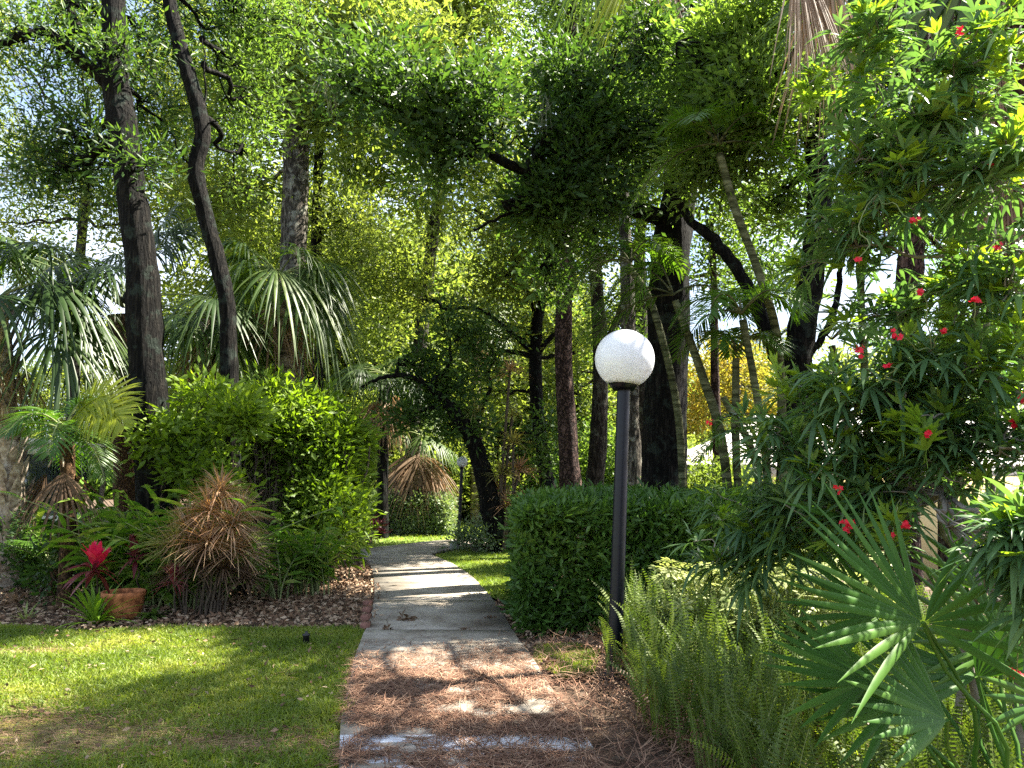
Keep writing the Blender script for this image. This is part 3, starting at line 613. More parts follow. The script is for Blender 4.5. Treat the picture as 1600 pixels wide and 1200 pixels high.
for k in range(96):
    x = 4.25 + k * .182
    for i in range(nt_):
        t = i / nt_; c0 = A(x, y0 + (y1 - y0) * t, z0 + (z1 - z0) * t + .03); c1 = A(x, y0 + (y1 - y0) * (t + 1.06 / nt_), z0 + (z1 - z0) * (t + .9 / nt_) + .03)
        if x < 4.25 + (y1 - y0) * .9 * t: continue
        tube(a, [c0, c1], [.095, .08], 6, cap=False)
a.add([[4.25, y0, z0], [21.75, y0, z0], [21.75, y1, z1], [8.3, y1, z1]], [[0, 1, 2, 3]]); a.add([[4.25, y0, z0], [8.3, y1, z1], [4.25, 27.5, z0]], [[0, 1, 2]])
a.build('roof', tile, H)
for (xx, w) in ((6.1, .9), (9.6, 1.3), (14.2, 1.6)):
    a = Acc(); box(a, (xx, 20.06, .55), (w, .1, 1.2)); o = a.build('window', wht, H)
    a = Acc(); box(a, (xx - w * .24, 20.03, .55), (w * .40, .08, 1.04)); box(a, (xx + w * .24, 20.03, .55), (w * .40, .08, 1.04)); a.build('pane', glass, o)
H2 = thing('garden_house', 'white house wall with dark screened openings glimpsed behind the shaggy palm at the left edge', 'house', (-13, 17, 0))
a = Acc(); box(a, (-13.2, 17, .3), (5.2, 4, .62)); box(a, (-13.2, 17, 2.1), (5.2, 4, .2))
for x in (-15.6, -14.4, -13.2, -12.0, -10.8): box(a, (x, 15.05, 1.55), (.1, .1, 1.38))
a.build('wall', wht, H2)
a = Acc(); box(a, (-13.2, 17, 1.3), (5.0, 3.7, 1.39)); a.build('screen', glass, H2)
a = Acc(); box(a, (-13.2, 17, 2.27), (5.5, 4.3, .12)); a.build('roof', tile, H2)

# ================================================================ lamps
navy = noisemat('dark_blue_post_paint', [(.3, (.0012, .0018, .006)), (.7, (.0025, .004, .012))], 12, rough=.38, bump=.08, spec=.35)
m_, n_ = newmat('milky_globe'); Lk = n_.links.new
tc = N_(n_, 'ShaderNodeTexCoord'); no = N_(n_, 'ShaderNodeTexNoise', i_Scale=14.0, i_Detail=4.0, i_Roughness=.6); Lk(tc.outputs['Object'], no.inputs['Vector'])
sp = N_(n_, 'ShaderNodeSeparateXYZ'); Lk(tc.outputs['Object'], sp.inputs[0])
hr = N_(n_, 'ShaderNodeMapRange'); hr.inputs[1].default_value = 2.42; hr.inputs[2].default_value = 2.16; Lk(sp.outputs[2], hr.inputs[0])
sc_ = ramp(n_, no.outputs['Fac'], [(.58, (0, 0, 0)), (.68, (1, 1, 1))]); mm = N_(n_, 'ShaderNodeMath', operation='MULTIPLY'); Lk(sc_, mm.inputs[0]); Lk(hr.outputs[0], mm.inputs[1])
mc = N_(n_, 'ShaderNodeMixRGB'); mc.inputs[1].default_value = (.78, .80, .84, 1); mc.inputs[2].default_value = (.34, .33, .29, 1); Lk(mm.outputs[0], mc.inputs[0])
p_ = N_(n_, 'ShaderNodeBsdfPrincipled', i_Roughness=.08); Lk(mc.outputs[0], p_.inputs['Base Color']); tr_ = N_(n_, 'ShaderNodeBsdfTranslucent'); Lk(mc.outputs[0], tr_.inputs[0])
ms_ = N_(n_, 'ShaderNodeMixShader'); ms_.inputs[0].default_value = .3; Lk(p_.outputs[0], ms_.inputs[1]); Lk(tr_.outputs[0], ms_.inputs[2]); oo = N_(n_, 'ShaderNodeOutputMaterial'); Lk(ms_.outputs[0], oo.inputs[0])
def lamp(label, b, top, rg, rp):
    b = np.array(b, float); r = thing('street_lamp', label, 'lamp', b, 'globe lamps along the path')
    top = np.array(top, float)   # centre of the globe
    ax = nrm(top - b); a = Acc(); e = top - ax * rg * .86
    tube(a, [b + A(0, 0, -.03), b + ax * .5, b + ax * 1.2, e], [rp * 1.0, rp, rp * .97, rp * .93], 24); a.build('post', navy, r, smooth=True)
    tl = (ax[0], ax[1]); a = Acc(); lathe(a, e, [(rp * .9, -.035), (rg * .34, -.05), (rg * .52, .005), (rg * .55, .03), (rg * .50, .045), (.01, .035)], 32, axis_tilt=tl); a.build('collar', navy, r)
    a = Acc(); th = np.linspace(-pi / 2 + .08, pi / 2, 28); lathe(a, top, [(rg * cos(t), rg * sin(t)) for t in th], 48); a.build('globe', m_, r, smooth=True)
    a = Acc(); lathe(a, b, [(rp * 1.9, -.03), (rp * 1.9, .02), (rp * 1.15, .05)], 24); a.build('base_flange', navy, r)
d1 = G(960, 1052)[1]
b_ = G(960, 1052); t_ = P(976, 561, d1 + .02); lamp('near dark blue lamp post with a big milky white globe beside the clipped hedge', b_, t_, .047 * d1 / F * 1000, .0098 * d1 * .97)
b2 = G(716, 857); t2 = P(722, 722, b2[1]); lamp('far slim lamp post with a small globe at the bend of the path', b2, t2, .12, .034)
a = Acc(); lathe(a, G(711, 861), [(.0, 0), (.09, .0), (.12, .06), (.10, .15), (.05, .2), (0, .21)], 10); tag(a.build('rock', noisemat('grey_rock', [(.3, (.2, .2, .19)), (.7, (.4, .39, .37))], 8, bump=.6), origin=G(711, 861)), 'small grey rock at the foot of the far lamp post', 'rock')

# ================================================================ hedges
box_hedge('big dark green clipped hedge right of the path, behind the near lamp post', .14, 3.1, 7.35, 9.9, 1.24, 8500, 'hedge', .085, .036, sig=.045, per=9)
box_hedge('grey-green clipped hedge standing on the far lawn at the bend', -3.85, -1.75, 19.4, 21.2, .95, 2600, 'grey', .09, .045, sig=.09)
box_hedge('low yellow-green hedge at the back of the far lawn', -1.9, .4, 25.5, 26.6, .95, 1500, 'oak_light', .12, .06, sig=.1)
box_hedge('long low hedge behind the trunks right of the far lawn', 1.0, 5.0, 15.5, 17.0, .75, 2200, 'oak_mid', .09, .045, sig=.1)
shrub('small dark shrub between the spiky dracaena clump and the clipped hedge', 'shrub', P(850, 815, 13), (.5, .5, .35), 220, 'hedge', .07, .03)
shrub('low scraggly shrub at the foot of the dark leaning tree', 'shrub', P(745, 845, 15.2), (.5, .45, .35), 160, 'grey', .07, .035)
shrub('sunlit yellow-green shrub behind the hedge between the two big trunks', 'shrub', P(1110, 765, 12), (.9, .6, .35), 260, 'oak_light', .09, .04)
shrub('small red-leaved plant left of the grey-green hedge', 'shrub', P(578, 822, 17), (.14, .14, .14), 18, 'maroon', .14, .035, per=9)
for (x, y, d, r, lf, lab) in [(690, 745, 24, (2.2, 1.2, 1.2), 'olive', 'loose olive shrub far behind the grey-green hedge'), (760, 720, 28, (2.6, 1.4, 1.6), 'oak_light', 'sunny shrub mass behind the far lamp post'),
        (610, 740, 26, (2.0, 1.2, 1.3), 'oak_mid', 'mid green shrub behind the brown skirted palms'), (850, 745, 27, (2.6, 1.5, 1.4), 'olive', 'hazy olive shrub behind the row of trunks'), (950, 735, 24, (2.4, 1.3, 1.4), 'oak_mid', 'green shrub behind the reddish pine trunk'), (1040, 740, 26, (3, 1.3, 1.5), 'oak_light', 'light green shrub behind the thickest trunk')]:
    shrub(lab, 'shrub', P(x, y, d), r, 750, lf, .13, .065, sig=.22, group='shrubs at the back of the far lawn')

# ================================================================ left planting bed
# lime shrub
root = thing('shrub', 'big rounded bright green shrub in the middle of the left bed', 'shrub', base(480, 10.6))
cr, tw = Acc(), Acc(); an = np.array([base(480, 10.6) + A(0, 0, .2), base(440, 10.4) + A(0, 0, .25), base(520, 10.7) + A(0, 0, .2)])
crown_from(cr, tw, an, [(P(512, 735, 11), A(.70, .7, .62), 700), (P(450, 700, 11), A(.62, .7, .55), 420), (P(478, 655, 11), A(.40, .5, .36), 240), (P(545, 700, 11), A(.34, .4, .40), 230), (P(470, 800, 10.8), A(.85, .6, .5), 420), (P(395, 660, 10.6), A(.38, .4, .28), 150), (P(372, 740, 10.8), A(.5, .5, .5), 220), (P(400, 700, 10.6), A(.5, .4, .5), 200), (P(340, 690, 10.4), A(.4, .4, .3), 120), (P(425, 615, 10.8), A(.3, .3, .2), 50), (P(575, 690, 11), A(.2, .3, .2), 50)], .105, .046, 18, .13, thr=-.12, shell=.55, twr=.012)
tw.build('branches', BM['dtwig'], root); cr.build('foliage', LM['lime'], root)
root = thing('shrub', 'leafy light green shrub wrapped round the dark oak trunk on the left', 'shrub', base(290, 9.4))
cr, tw = Acc(), Acc(); crown_from(cr, tw, np.array([base(290, 9.4) + A(0, 0, .5), base(250, 9.3) + A(0, 0, .5)]), [(P(285, 670, 9.3), A(.42, .3, .2), 46), (P(325, 620, 9.4), A(.30, .4, .2), 34), (P(262, 700, 9.4), A(.3, .3, .18), 30), (P(335, 725, 9.5), A(.5, .4, .4), 100), (P(372, 690, 9.55), A(.26, .2, .34), 62), (P(372, 780, 9.4), A(.3, .25, .3), 50)], .11, .055, 16, .13, thr=-.1, shell=.6, twr=.008)
tw.build('branches', BM['dtwig'], root); cr.build('foliage', LM['lime'], root)
# ginger: arching canes with alternating long leaves
def ginger(label, b, canes, H_, Lf, W=.055, leaf='ginger', lean=None):
    root = thing('ginger_plant', label, 'plant', b)
    st, lv = Acc(), Acc()
    for k in range(canes):
        o = b + rng.normal(0, .14, 3) * A(1, 1, 0); dr = (rng.normal(0, .5, 3) if lean is None else lean + rng.normal(0, .3, 3)) * A(1, 1, 0); h = H_ * rng.uniform(.6, 1.1)
        t = np.linspace(0, 1, 10)[:, None]; p = o + dr * h * t ** 1.8 + UP * h * (t - .16 * t * t); tube(st, p, np.linspace(.012, .004, 10), 5)
        m = 12; u = np.linspace(.25, 1, m); i = u * 9; q = np.stack([np.interp(i, np.arange(10), p[:, c]) for c in range(3)], 1); T = nrm(p[-1] - p[-3]); S = nrm(np.cross(T, UP) + rng.normal(0, .2, 3))
        sg = np.where(np.arange(m) % 2, 1, -1)[:, None]
        d = T * .6 + S * sg * .8 + rng.normal(0, .12, (m, 3)); strips(lv, q, d, np.cross(d, rdir(m) * .3 + np.cross(S, T)), Lf * rng.uniform(.7, 1.1, m), W, rng.uniform(.1, .5, m), 5, 'lance', .25)
    st.build('stems', BM['stem'], root); lv.build('leaves', LM[leaf], root)
ginger('variegated ginger with long striped leaves leaning left over the red cordyline', G(250, 945), 24, 1.45, .44, .066, lean=A(-.36, -.12, 0))
ginger('tall ginger clump with broad leaves behind the bronze spiky dracaena', base(315, 8.7), 20, 1.45, .42, .065)
ginger('bushy ginger clump at the right end of the bed near the path', G(478, 928), 34, .98, .30, .045, lean=A(.1, -.15, 0))
ginger('low ginger leaning over the mulch toward the path edge', G(500, 908), 18, .85, .30, .04, lean=A(.45, -.1, 0))
ginger('narrow-leaved ginger between the bronze dracaena and the bright green shrub', G(432, 935), 16, 1.1, .30, .05)
ginger('broad-leaved ginger at the back of the bed between the feather palm and the oak', base(190, 9.3), 22, 1.3, .42, .07)
ginger('low ginger tuft between the terracotta pot and the bronze dracaena', G(255, 950), 16, .6, .26, .05)
shrub('low dark leafy shrub behind the bright red cordyline', 'shrub', A(-5.0, 9.2, .38), (.6, .4, .42), 150, 'oak_dark', .09, .045, bark='dtwig')
shrub('dark leafy shrub at the foot of the big dark oak', 'shrub', A(-4.2, 9.6, .45), (.7, .4, .5), 170, 'oak_dark', .09, .045, bark='dtwig')
shrub('dark leafy shrub beside the shaggy palm at the left edge', 'shrub', A(-6.3, 10.2, .45), (.6, .4, .5), 140, 'oak_dark', .09, .045, bark='dtwig')
# bronze dracaena
def dracaena(label, b, heads, L, leaf, W=.012, n=110, cr_=.009, name='dracaena', skirt=None, low=-.5):
    root = thing(name, label, 'plant', b); st = Acc()
    for (c, r, lf, nn) in heads:
        o = b + rng.normal(0, .10, 3) * A(1, .6, 0); t = np.linspace(0, 1, 6)[:, None]; mdl = (c - o); p = o + mdl * A(1, 1, 0) * t ** 1.5 + A(0, 0, 1) * mdl[2] * t
        tube(st, catmull(p, 10), cr_, 6, .1)
        a = Acc(); rosette(a, c, nn, r, W, .25, .3, low=low); a.build('leaf_head', LM[lf], root)
    st.build('stem', BM['dtwig'], root)
    return root
db = G(342, 962); dd = db[1]
hd = [(P(368, 768, dd), .36, 'drac', 120), (P(352, 800, dd - .1), .40, 'drac', 150), (P(318, 830, dd), .40, 'drac', 150), (P(385, 820, dd - .1), .42, 'drac', 160), (P(350, 850, dd - .2), .42, 'drac', 180), (P(300, 855, dd - .1), .38, 'dracg', 130), (P(395, 860, dd), .40, 'drac', 150), (P(330, 885, dd - .15), .38, 'thatch', 140), (P(372, 890, dd - .1), .40, 'thatch', 140), (P(290, 905, dd), .25, 'thatch', 90), (P(408, 905, dd), .3, 'thatch', 100), (P(400, 800, dd + .1), .34, 'drac', 100)]
hd = [(c - A(.17, 0, 0), r * 1.22, l, int(n * 1.3)) for c, r, l, n in hd]; db = db - A(.17, 0, 0)
r_ = dracaena('bronze-orange spiky dracaena mound, the biggest spiky plant in the left bed', db, hd, .4, 'drac', .013)
a = Acc()
for k in range(16): 
    o = db + A(rng.normal(0, .22), rng.normal(0, .1), -.01); limb(a, o, o + A((o[0] - db[0]) * .3, 0, rng.uniform(.35, .6)), .013, .009, .03, 5, 6)
a.build('cane', BM['dtwig'], r_)
cb = G(790, 864); cd = cb[1]
hd = [(P(782, 742, cd), .52, 'dracg', 110), (P(741, 646, cd), .42, 'dracg', 80), (P(797, 580, cd), .5, 'drac', 90), (P(802, 692, cd), .5, 'dracg', 90), (P(812, 735, cd + .2), .5, 'drac', 110), (P(793, 790, cd), .5, 'drac', 110), (P(815, 785, cd), .5, 'thatch', 100), (P(780, 770, cd + .2), .45, 'drac', 100), (P(825, 825, cd), .35, 'dracg', 80), (P(800, 650, cd + .2), .4, 'dracg', 60)]
dracaena('tall multi-stemmed spiky dracaena beside the dark leaning tree at the bend', cb, hd, .5, 'drac', .022, cr_=.03)
# cordylines
def cordyline(label, b, c, leaf, n=26, L=.3, W=.07, leaf2=None):
    root = thing('cordyline', label, 'plant', b); a = Acc(); limb(a, b - UP * .02, c, .011, .009, .03); 
    a.build('stem', BM['dtwig'], root)
    a = Acc(); rosette(a, c, n, L, W, .9, .25, low=.1, segs=6, fold=.35); a.build('leaves', LM[leaf], root)
    a = Acc(); rosette(a, c - UP * .05, n // 2, L * 1.0, W, .0, .55, low=-.4, segs=6, fold=.35); a.build('lower_leaves', LM[leaf2 or leaf], root)
cordyline('bright red cordyline standing behind the lime strappy plant', G(150, 962), P(148, 885, 7.8), 'red', n=34, L=.33, leaf2='maroon')
cordyline('darker red cordyline to the right of the bright one, behind the terracotta pot', G(222, 950), P(212, 868, 8.3), 'maroon', 16, .24, .05)
cordyline('small red cordyline tip half hidden between ginger leaves', G(205, 940), P(206, 850, 8.5), 'maroon', 9, .17, .035)
cordyline('low maroon tuft against the foot of the bronze dracaena', G(262, 940), P(272, 905, 8.0), 'maroon', 40, .26, .016)
# terracotta pot
ter = noisemat('terracotta', [(.3, (.36, .12, .045)), (.7, (.52, .20, .08))], 6, rough=.8, bump=.1, dist=.005, scale2=14, stops2=[(.38, (.38, .36, .33)), (.55, (1, 1, 1)), (.72, (1.25, 1.35, 1.5))])
pb_ = G(191, 966); rt = 31 / F * pb_[1]; ht = .285
pr = thing('terracotta_pot', 'round orange terracotta pot standing in the mulch', 'pot', pb_)
a = Acc(); lathe(a, pb_, [(0, 0), (rt * .80, 0), (rt * .88, ht * .4), (rt * .96, ht * .8), (rt, ht * .84), (rt, ht), (rt * .9, ht), (rt * .88, ht * .8), (0, ht * .78)], 40); a.build('body', ter, pr)
a = Acc(); lathe(a, pb_, [(rt * .87, ht * .79), (0, ht * .85)], 20); a.build('potting_soil', soil, pr)
# strappy plant, small green plant, bleached plant
def strappy(label, b, n, L, W, leaf, up=.9, droop=.7, cat='plant', name='strappy_plant'):
    a = Acc(); az = rng.uniform(0, 6.28, n); el = rng.uniform(.35, 1.25, n); d = np.stack([np.cos(az) * np.cos(el), np.sin(az) * np.cos(el), np.sin(el)], 1)
    strips(a, np.repeat([b], n, 0) + rng.normal(0, .015, (n, 3)) * A(1, 1, 0) - UP * .01, d, np.cross(d, UP), L * rng.uniform(.7, 1.1, n), W, droop * rng.uniform(.6, 1.2, n), 7, 'strap', .3)
    return tag(a.build(name, LM[leaf], origin=b), label, cat)
strappy('lime green strappy plant arching in front of the terracotta pot', G(148, 974), 54, .60, .040, 'strap', droop=.32, name='strappy_lily')
strappy('dark green low leafy plant right of the terracotta pot', G(238, 968), 34, .30, .05, 'oak_mid')
strappy('bleached grey little plant at the far left end of the bed edge', G(42, 968), 14, .26, .02, 'sch', droop=.2)
strappy('pale dead-leaf rosette at the foot of the shaggy palm trunk', G(22, 945), 10, .4, .06, 'straw')

# ---------------------------------------------------------------- left palms
fan_palm('shaggy palm at the left edge with pale leaf bases and dark drooping fans', 18, 10.4, [(16, 905, 38), (20, 800, 36), (14, 700, 33), (2, 560, 32), (-8, 470, 30)], None, 16, bark='boot', boots=True, R=1.05, Lp=1.0, droop=1.1, azs=[-.3, .4, -1.0, 1.2, -1.6, 2.5, .1, -2.4, .8], els=(-.2, 1.0), dead=5, deadR=.8, leaf='palmd')
fan_palm('tall fan palm behind the dark oak trunk with long arching leaf stems', 195, 12.4, [(200, 800, 40), (196, 650, 40), (192, 495, 44)], (192, 480), 18, R=.95, Lp=1.9, droop=.85, bark='brown', els=(.1, 1.4), leaf='palmd')
fan_palm('sunlit fan palm with white shining drooping leaves behind the slender bent trunk', 440, 12.8, [(452, 800, 26), (450, 600, 26), (436, 440, 30)], (436, 430), 15, R=.95, Lp=.75, droop=1.05, els=(-.3, .9), dead=4, deadR=.8, azs=[-.2, .3, -.8, 2.9, -2.0, 1.2, .0, -1.3, 3.6])
fan_palm('low fan palm hanging between the dark oak and the slender bent trunk', 318, 12.1, [(322, 800, 22), (320, 650, 22), (318, 500, 24)], (318, 490), 9, R=.85, Lp=.5, droop=1.1, els=(-.4, .8), dead=2)
rt_ = thing('feather_palm', 'feather palm with one glowing yellow-green frond over a brown thatched trunk on the left', 'palm tree', base(105, 8.9))
a = Acc(); trunk_tube(a, [(100, 930, 20), (108, 800, 20), (104, 690, 22)], 8.9); a.build('trunk', BM['brown'], rt_, smooth=True)
c_ = P(100, 672, 8.9)
for (az, el, L, tw_) in [(-.15, .95, 1.55, -1.0), (-.35, .7, 1.4, -.9)]:
    a = Acc(); pin_frond(a, c_, az, el, L, 32, .50, .62, .036, ldroop=.25, vee=.15, twist=tw_); a.build('frond', [LM['palml'], LM['palml']], rt_)
for (az, el, L) in [(2.8, .9, 1.3), (1.2, 1.2, 1.4), (3.6, .5, 1.1), (-1.2, .5, 1.0), (-2.0, .8, 1.1), (-.5, .2, 1.0), (.5, 1.3, 1.2), (2.0, .4, 1.2)]:
    a = Acc(); pin_frond(a, c_, az, el, L, 32, .38, .8, .022); a.build('frond', [LM['areca'], BM['stem']], rt_)
for k in range(3):
    a = Acc(); fan_frond(a, c_ - UP * .1, k * 2.05 + 1.3, -1.1, .3, .65, 18, .4, .9); a.build('dead_frond', [LM['thatch'], BM['boot']], rt_)
rt_ = thing('feather_palm', 'low dark feather palm behind the red cordyline', 'palm tree', base(95, 9.6)); c_ = base(95, 9.6) + UP * .35
a = Acc(); limb(a, base(95, 9.6) - UP * .03, c_, .06, .05); a.build('trunk', BM['brown'], rt_)
for k in range(13):
    a = Acc(); pin_frond(a, c_, k * 2.4, rng.uniform(.7, 1.35), rng.uniform(1.1, 1.6), 32, .32, .55, .02); a.build('frond', [LM['areca'], BM['stem']], rt_)

# ---------------------------------------------------------------- palms at the bend
def skirt_palm(label, px, d, trunk, crown, nf, nd, leaf='palm', R=.8, dr=.9, bark='palm'):
    r = fan_palm(label, px, d, trunk, crown, nf, leaf=leaf, R=R, Lp=.6, droop=.8, dead=nd, deadR=dr, bark=bark, els=(-.2, 1.2), group='skirted palms at the bend'); return r
skirt_palm('dark shaggy palm with hanging leaves left of the bend', 600, 18.6, [(598, 790, 18), (598, 700, 18), (602, 600, 18)], (602, 585), 14, 8, leaf='palmd', bark='dark')
skirt_palm('leaning palm with a straw-brown skirt behind the grey-green hedge', 640, 20, [(634, 780, 15), (644, 735, 14), (655, 690, 14)], (657, 680), 7, 14, R=.7, dr=1.15)
fan_palm('distant fan palm with a pale shining crown above the dark leaning tree', 745, 24, [(742, 780, 14), (744, 600, 14), (742, 500, 14)], (742, 490), 15, 'palm', dead=7, R=1.1, Lp=.7, droop=.7)
# ================================================================ trees one can tell apart
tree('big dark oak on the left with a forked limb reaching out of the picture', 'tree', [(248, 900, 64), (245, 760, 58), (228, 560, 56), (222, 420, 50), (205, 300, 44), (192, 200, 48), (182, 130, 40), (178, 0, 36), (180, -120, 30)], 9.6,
     [(200, 60, 9.2, 60, 60, .3, 34), (215, 250, 9.3, 60, 40, .3, 22), (40, 60, 9.2, 110, 70, .7, 75), (110, 10, 10, 120, 60, .8, 90), (110, 215, 10.3, 90, 65, .5, 100), (90, 120, 10.5, 90, 60, .6, 40), (240, 60, 10.8, 80, 80, .5, 80), (250, 190, 11, 70, 60, .5, 60), (120, 270, 10.4, 90, 45, .5, 80), (340, 30, 11, 80, 60, .6, 80), (60, 270, 10.6, 60, 40, .5, 25)],
     'oak_dark', 'dark', limbs=[[(190, 150, 30, 9.6), (130, 95, 22, 9.5), (70, 50, 18, 9.3), (20, 62, 14, 9.1), (-60, 90, 9, 9)], [(185, 130, 18, 9.6), (120, 40, 14, 9.8), (90, -60, 10, 10)], [(228, 440, 18, 9.5), (192, 470, 12, 9.6)]], L=.11, W=.034, per=16, sig=.19, dens=1.0, moss=4)
tree('slender crooked dark trunk leaning left beside the big dark oak', 'tree', [(368, 860, 32), (362, 700, 28), (357, 540, 26), (354, 470, 26), (330, 370, 25), (306, 270, 26), (317, 205, 25), (296, 120, 24), (268, 20, 22), (250, -120, 18)], 10.0,
     [(380, 110, 11.2, 60, 90, .6, 60), (410, 40, 11.4, 80, 70, .6, 100), (340, -50, 10.9, 90, 50, .6, 50), (370, 250, 11.4, 40, 80, .4, 30), (400, 200, 11.8, 60, 60, .5, 40)],
     'oak_mid', 'dark', limbs=[[(318, 200, 5, 10), (320, 130, 3, 10), (316, 60, 2, 10)], [(300, 262, 4, 10), (281, 235, 3, 9.9), (262, 200, 2, 9.9)], [(322, 195, 3, 10), (342, 187, 2.2, 9.9), (362, 190, 1.5, 9.9)]], L=.085, W=.033, sig=.17)
tree('thick pale-barked trunk rising behind the sunlit fan palm', 'tree', [(455, 820, 42), (456, 500, 40), (460, 340, 42), (462, 200, 40), (450, 100, 40), (440, -60, 34)], 15.5,
     [(470, 70, 15, 130, 90, 1.4, 190), (560, 30, 14.5, 110, 70, 1.2, 190), (400, 150, 16, 110, 80, 1.2, 150), (350, 60, 15.5, 110, 90, 1.2, 150), (540, 160, 15, 100, 80, 1.2, 170), (620, 80, 14, 90, 80, 1.1, 180), (380, 300, 17, 100, 90, 1.2, 130)],
     'oak_light', 'pale', L=.17, W=.07, per=17, sig=.26, dens=1.1)
tree('thin dark trunk close to the right of the pale-barked trunk', 'tree', [(497, 800, 18), (496, 560, 17), (494, 400, 17), (497, 270, 16), (500, 150, 13)], 16.5,
     [(520, 330, 16.5, 80, 90, 1, 120), (560, 420, 17, 90, 90, 1, 130), (500, 200, 16.5, 80, 80, 1, 100)], 'oak_light', 'dark', L=.13, W=.05, sig=.24)
tree('dark tree leaning left over the bend with a low dense crown', 'tree', [(787, 862, 40), (768, 790, 34), (752, 730, 28), (735, 680, 24), (700, 630, 18)], 15.2,
     [(685, 605, 15.2, 75, 40, .8, 85), (620, 565, 15.4, 60, 35, .7, 45), (700, 665, 15, 60, 35, .7, 70), (765, 550, 15.5, 50, 60, .8, 60), (630, 650, 15.6, 60, 30, .6, 50), (830, 680, 16, 60, 60, .7, 70), (720, 520, 15.3, 60, 40, .7, 50)],
     'oak_dark', 'dark', limbs=[[(700, 630, 12, 15.2), (650, 592, 9, 15.2), (600, 590, 7, 15.3), (565, 605, 4, 15.3)], [(735, 690, 10, 15.2), (760, 620, 7, 15.4)]], L=.12, W=.055, per=18, sig=.2, thr=-.1, d1=15)
tree('many-limbed oak standing straight between the bend and the reddish pine', 'tree', [(862, 800, 26), (850, 720, 22), (838, 620, 20), (838, 520, 20), (846, 440, 17), (842, 340, 14), (835, 240, 10)], 16.8,
     [(770, 430, 16.5, 90, 70, 1.1, 95), (700, 470, 17, 90, 50, 1.1, 85), (870, 400, 16.5, 80, 70, 1.1, 95), (820, 520, 17.4, 80, 50, .9, 80), (740, 340, 16, 90, 70, 1.1, 95), (650, 430, 17.5, 80, 60, 1, 75), (850, 290, 16, 90, 70, 1, 90), (780, 620, 18, 60, 50, .9, 60)],
     'olive', 'dark', limbs=[[(840, 560, 11, 16.8), (800, 520, 9, 16.7), (750, 485, 7, 16.6), (690, 482, 4, 16.6)], [(840, 560, 9, 16.8), (790, 548, 6, 16.9), (760, 560, 3, 17)], [(842, 550, 9, 16.8), (880, 500, 6, 16.7), (900, 440, 4, 16.6)], [(840, 500, 8, 16.8), (812, 430, 6, 16.7), (790, 360, 4, 16.6)], [(842, 560, 7, 16.8), (900, 550, 5, 17)]], L=.14, W=.06, per=17, sig=.24, moss=6)
tree('straight reddish flaky-barked pine trunk right of the bend', 'tree', [(893, 800, 38), (888, 700, 31), (880, 560, 27), (884, 400, 25), (888, 250, 23), (892, 80, 20), (890, -80, 16)], 14.4,
     [(900, 30, 14.4, 90, 70, 1.1, 120), (840, -10, 14, 80, 60, 1, 90)], 'oak_mid', 'pine', L=.12, W=.03, sig=.22, name='pine_tree')
tree('dark trunk leaning slightly right behind the near lamp globe', 'tree', [(926, 785, 30), (934, 700, 27), (938, 560, 24), (930, 420, 20), (920, 300, 16)], 15.8,
     [(950, 400, 15.8, 80, 80, 1, 100), (930, 280, 15.5, 90, 70, 1, 150), (1000, 330, 15.5, 80, 70, 1, 130), (960, 520, 17, 60, 60, .8, 60)], 'oak_mid', 'oak', limbs=[[(938, 560, 10, 15.8), (970, 480, 8, 15.7), (1000, 400, 5, 15.6)]], L=.11, W=.05, sig=.22)
tree('grey sunlit trunk half hidden by the near lamp post', 'tree', [(990, 800, 36), (986, 700, 30), (984, 600, 27), (980, 450, 22), (975, 300, 16)], 13.4,
     [(990, 250, 13.4, 80, 70, .9, 110), (960, 180, 13, 80, 60, .9, 110)], 'oak_mid', 'pale', L=.1, W=.045, sig=.2)
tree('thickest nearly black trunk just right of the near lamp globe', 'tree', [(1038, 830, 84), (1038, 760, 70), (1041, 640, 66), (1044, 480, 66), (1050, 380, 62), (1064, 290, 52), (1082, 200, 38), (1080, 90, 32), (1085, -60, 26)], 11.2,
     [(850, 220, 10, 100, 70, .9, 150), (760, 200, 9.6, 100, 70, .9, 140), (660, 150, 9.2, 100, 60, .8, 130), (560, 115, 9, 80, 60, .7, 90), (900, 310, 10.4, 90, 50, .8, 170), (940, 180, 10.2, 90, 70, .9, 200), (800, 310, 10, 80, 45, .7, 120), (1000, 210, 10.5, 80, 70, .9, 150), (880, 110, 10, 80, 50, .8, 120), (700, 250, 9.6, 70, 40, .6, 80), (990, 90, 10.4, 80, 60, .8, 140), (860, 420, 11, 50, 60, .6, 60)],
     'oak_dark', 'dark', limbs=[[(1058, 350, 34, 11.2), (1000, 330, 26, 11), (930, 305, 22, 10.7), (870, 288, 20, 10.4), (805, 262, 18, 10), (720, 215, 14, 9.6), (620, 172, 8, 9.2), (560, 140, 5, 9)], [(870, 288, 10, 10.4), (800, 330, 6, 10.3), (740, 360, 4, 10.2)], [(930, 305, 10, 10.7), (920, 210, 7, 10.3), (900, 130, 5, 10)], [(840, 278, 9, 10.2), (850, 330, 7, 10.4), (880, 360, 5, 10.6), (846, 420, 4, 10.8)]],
     L=.125, W=.052, per=15, sig=.19, dens=1.0, moss=3)
